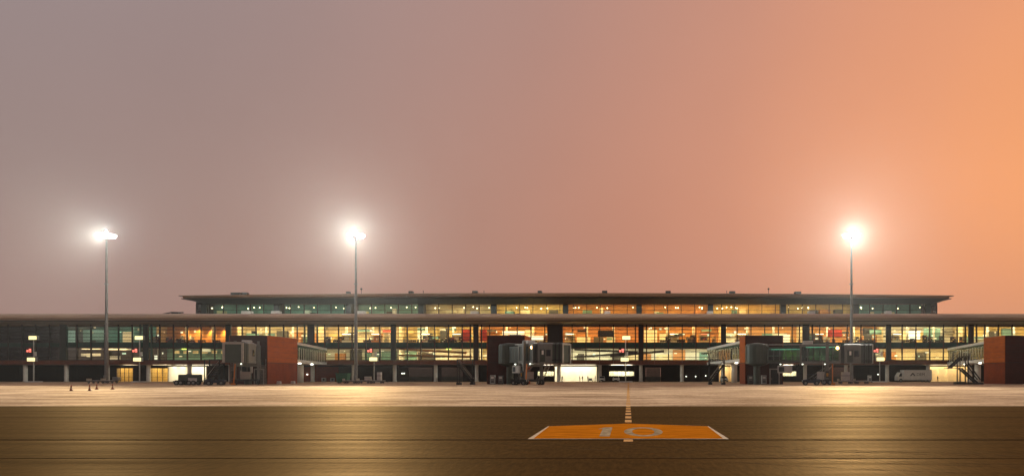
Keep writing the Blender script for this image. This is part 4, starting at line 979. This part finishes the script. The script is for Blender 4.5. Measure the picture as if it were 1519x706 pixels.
hanging_sign(863, 491, 2.6, .6, 203, 'black', 'narrow black sign hanging beside the large black board', 17.25)
hanging_sign(377, 492.5, 1.6, .7, 202, 'black', 'small black sign hanging in the cream lit bay', 17.25)
hanging_sign(273.5, 516, 1.5, .9, 202, 'e_exit', 'glowing yellow green exit sign under the orange downlit bay', Z3 - .12)
hanging_sign(665.5, 516, 1.5, .9, 202, 'e_exit', 'glowing yellow green exit sign under the yellow lit bay', Z3 - .12)
hanging_sign(1006, 497, 2.4, .7, 204, 'i_dark', 'dark hanging sign in the plain orange bay', 17.25)
hanging_sign(1355, 489, 2.0, .7, 204, 'white', 'white hanging sign in the white and teal bay', 17.25)
def planter(x, D, z, label, group):
    t = thing('potted_plant', label, 'plant', (PX(x, D), D, z), rnd.uniform(0, 6), group)
    MB().lathe([(.22, 0), (.3, .45)], n=10).build('pot', 'i_dark', t)
    lf = MB()
    for i in range(26):
        a = rnd.uniform(0, 6.28); b = rnd.uniform(.2, 1.3); d = Vector((math.cos(a) * math.cos(b), math.sin(a) * math.cos(b), math.sin(b))); L = rnd.uniform(.5, 1.0)
        s = d.cross(Vector((0, 0, 1))).normalized() * .09; o = Vector((0, 0, .45))
        lf.add([o, o + d * L * .5 + s, o + d * L, o + d * L * .5 - s], [(0, 1, 2, 3)])
    lf.build('leaves', 'leaf', t)
for x in (1341, 1352, 1372, 1384): planter(x, 201.4, Z4 - .05, 'leafy potted plant behind the upper windows of the white and teal bay', 'potted plants in the white and teal bay')
for x in (590, 620, 655): planter(x, 201.2, Z4 - .05, 'leafy potted plant behind the upper windows of the yellow lit bay', 'potted plants in the yellow lit bay')
def kiosk(x, D, z, m, sg, label):
    t = thing('shop_kiosk', label, 'kiosk', (PX(x, D), D, z))
    MB().bev(-1.5, 1.5, -.4, .4, 0, 1.1, .05).build('counter', m, t)
    MB().bx(-1.5, 1.5, 1.6, 1.75, 0, 2.6).build('back_panel', m, t)
    for s in (-1.4, 1.4): MB().bar((s, -.3, 1.1), (s, -.3, 2.7), .08).build('post', 'steel_dark', t)
    MB().bx(-1.6, 1.6, -.5, 1.8, 2.7, 3.1).build('canopy', m, t)
    MB().bx(-1.2, 1.2, -.56, -.51, 2.76, 3.04).build('sign_face', sg, t)
    for i in range(4): MB().bx(-1.2 + i * .6, -.8 + i * .6, 1.45, 1.6, 1.2, 1.2 + .3 + .25 * (i % 3)).build('display_box', ['i_red', 'i_white', 'i_yellow', 'i_teal'][i], t)
kiosk(515, 205, Z4 - .05, 'i_white', 'e_cream_dim', 'white shop kiosk in the bright cream bay'); kiosk(558, 205.5, Z4 - .05, 'i_timber', 'e_warm_dim', 'timber shop kiosk in the bright cream bay')
kiosk(632, 205, Z4 - .05, 'i_dark', 'e_cream_dim', 'dark shop kiosk in the yellow lit bay'); kiosk(678, 205, Z4 - .05, 'i_cream', 'e_tube', 'cream shop kiosk in the yellow lit bay')
kiosk(1000, 205, Z4 - .05, 'i_white', 'e_cream_dim', 'white shop kiosk in the plain orange bay'); kiosk(1045, 206, Z4 - .05, 'i_cream', 'e_red', 'cream shop kiosk with red sign in the plain orange bay')
kiosk(1100, 205, Z4 - .05, 'i_cream', 'e_cream_dim', 'cream shop kiosk in the golden bay'); kiosk(1215, 205, Z4 - .05, 'i_dark', 'e_warm_dim', 'dark shop kiosk in the red panelled bay')
kiosk(1330, 205, Z4 - .05, 'i_white', 'e_tube', 'white shop kiosk in the white and teal bay'); kiosk(845, 205, Z4 - .05, 'i_cream', 'e_cream_dim', 'cream shop kiosk in the timber lined bay')

def stand(x, D, z, wd, h, m, m2, label, group):
    t = thing('display_stand', label, 'display stand', (PX(x, D), D, z), 0, group)
    MB().bev(-wd / 2, wd / 2, -.3, .3, 0, .25, .03).build('plinth', 'steel_dark', t)
    MB().bx(-wd / 2, wd / 2, .22, .28, .25, h).build('back_panel', m, t)
    for i in range(1, 4): MB().bx(-wd / 2, wd / 2, -.25, .215, h * i / 4, h * i / 4 + .04).build('shelf', m, t)
    for i in range(3): MB().bx(-wd * .42 + wd * .3 * i, -wd * .42 + wd * .3 * i + wd * .22, -.2, .1, h * (1 + i % 3) / 4 + .045, h * (1 + i % 3) / 4 + .045 + h * .15).build('goods', m2, t)
for k in range(1, 12):
    if k == 6: continue
    for i in range(8):
        x = 94 + 122.4 * k + rnd.uniform(8, 114)
        dk = rnd.random() < .55
        stand(x, 200 + rnd.uniform(2.6, 6.5), Z4 - .05, rnd.uniform(.7, 1.9), rnd.uniform(1.2, 2.6), 'i_dark' if dk else rnd.choice(['i_white', 'i_cream', 'i_yellow']), rnd.choice(['i_red', 'i_white', 'i_teal', 'i_yellow', 'i_orange']),
              '%s display stand with goods on shelves in the %s bay upstairs' % ('dark' if dk else 'pale', BAYN[k]), '%s display stands of the %s bay' % ('dark' if dk else 'pale', BAYN[k]))

# people: one continuous skinned body each
def person_mesh(name, stride, arm):
    J = {'pel': (0, 0, .95, .15), 'sp': (0, 0, 1.2, .14), 'ch': (0, 0, 1.4, .16), 'nk': (0, 0, 1.5, .06), 'hd': (0, -.01, 1.63, .095), 'top': (0, 0, 1.72, .07)}
    for s, n in ((-1, 'l'), (1, 'r')):
        J['hip' + n] = (s * .1, 0, .9, .1); J['kn' + n] = (s * .11, -.06 - s * stride * .5, .5, .065); J['an' + n] = (s * .11, s * -stride, .09, .045); J['toe' + n] = (s * .12, s * -stride - .16, .035, .035)
        J['sh' + n] = (s * .19, 0, 1.42, .065); J['el' + n] = (s * .26, .03, 1.15, .045); J['wr' + n] = (s * .24, -.1 - arm, .93 + arm * .6, .032); J['ha' + n] = (s * .23, -.15 - arm * 1.3, .86 + arm * .7, .035)
    E = [('pel', 'sp'), ('sp', 'ch'), ('ch', 'nk'), ('nk', 'hd'), ('hd', 'top')]
    for n in 'lr': E += [('pel', 'hip' + n), ('hip' + n, 'kn' + n), ('kn' + n, 'an' + n), ('an' + n, 'toe' + n), ('ch', 'sh' + n), ('sh' + n, 'el' + n), ('el' + n, 'wr' + n), ('wr' + n, 'ha' + n)]
    ks = list(J); me = bpy.data.meshes.new(name); me.from_pydata([J[k][:3] for k in ks], [(ks.index(a), ks.index(b)) for a, b in E], [])
    o = bpy.data.objects.new(name, me); COL.objects.link(o)
    md = o.modifiers.new('s', 'SKIN'); o.modifiers.new('d', 'SUBSURF').levels = 1
    for i, k in enumerate(ks):
        sv = me.skin_vertices[0].data[i]; sv.radius = (J[k][3], J[k][3] * (.75 if k in ('ch', 'sp', 'pel') else 1)); sv.use_root = (k == 'pel')
    r = bpy.data.meshes.new_from_object(o.evaluated_get(bpy.context.evaluated_depsgraph_get())); bpy.data.objects.remove(o)
    for m in ('navy', 'steel_dark', 'skin'): r.materials.append(MATS[m])
    for p in r.polygons:
        c = p.center; p.material_index = 2 if c.z > 1.5 or (abs(c.x) > .2 and c.z < .95) else (0 if c.z > .95 else 1); p.use_smooth = True
    return r
PM = [person_mesh('person', .12, .0), person_mesh('person', .02, .18), person_mesh('person', .2, .05)]
def person(x, D, z, v, rz, label, group=None):
    o = link('person', PM[v], None, (PX(x, D), D, z), rz); tag(o, label, 'person', group)
    h = MB().lathe([(.1, -.03), (.108, .03), (.09, .09), (.02, .115)], (0, .015, 1.65), 10).build('hair', 'black', o, True)
    return o
person(834, 205, 0, 1, .3, 'person in dark clothes standing at the jamb of the bright open hall')
person(860, 209, .02, 0, 1.2, 'person in dark clothes walking in the bright open hall'); person(864, 209.5, .02, 2, -.6, 'person in dark clothes striding behind another in the bright open hall')
person(872, 210, .02, 1, 2.4, 'person in dark clothes reaching forward by the cart in the bright open hall'); person(883, 204.5, 0, 0, -1.2, 'person in dark clothes by the far jamb of the bright open hall')
person(1391, 205, 0, 1, .4, 'person in dark clothes at the edge of the yellow lit hall')
for x, D, v in ((548, 202, 0), (605, 202.2, 1), (785, 202, 2), (1185, 202.4, 0), (1020, 202, 1)): person(x, D, Z4 - .05, v, rnd.uniform(0, 6), 'person in dark clothes behind the upper windows near x %d' % x if False else {548: 'person in dark clothes behind the upper windows of the bright cream bay', 605: 'person in dark clothes behind the upper windows of the yellow lit bay', 785: 'person in dark clothes behind the upper windows of the red bannered bay', 1185: 'person in dark clothes behind the upper windows of the golden bay', 1020: 'person in dark clothes behind the upper windows of the plain orange bay'}[x])
t = thing('hand_cart', 'dark loaded hand cart in the bright open hall', 'cart', (PX(876, 210.5), 210.5, .02))
MB().bx(-.8, .8, -.4, .4, .25, .33).build('deck', 'steel_dark', t); MB().bev(-.6, .5, -.35, .35, .332, 1.0, .04).build('load', 'navy', t); MB().bar((.8, 0, .3), (.95, 0, 1.1), .05).build('handle', 'steel', t)
for a in (-.6, .6):
    for b in (-.33, .33): wheel(t, (a, b, .12), .12, .08)

# ------------------------------------------------------------------ hazy air
hz = MB().bx(-1510, 1510, -610, 1510, -1.2, 46).build('haze', [] or ['white'], None); hz.data.materials.clear(); hz['kind'] = 'stuff'
m = bpy.data.materials.new('haze_air'); m.use_nodes = True; tt = m.node_tree; tt.nodes.clear()
o = tt.nodes.new('ShaderNodeOutputMaterial'); v = tt.nodes.new('ShaderNodeVolumePrincipled'); v.inputs['Color'].default_value = (.95, .95, .93, 1); v.inputs['Density'].default_value = 4.4e-5; v.inputs['Anisotropy'].default_value = 0.82
tt.links.new(v.outputs[0], o.inputs['Volume']); hz.data.materials.append(m)
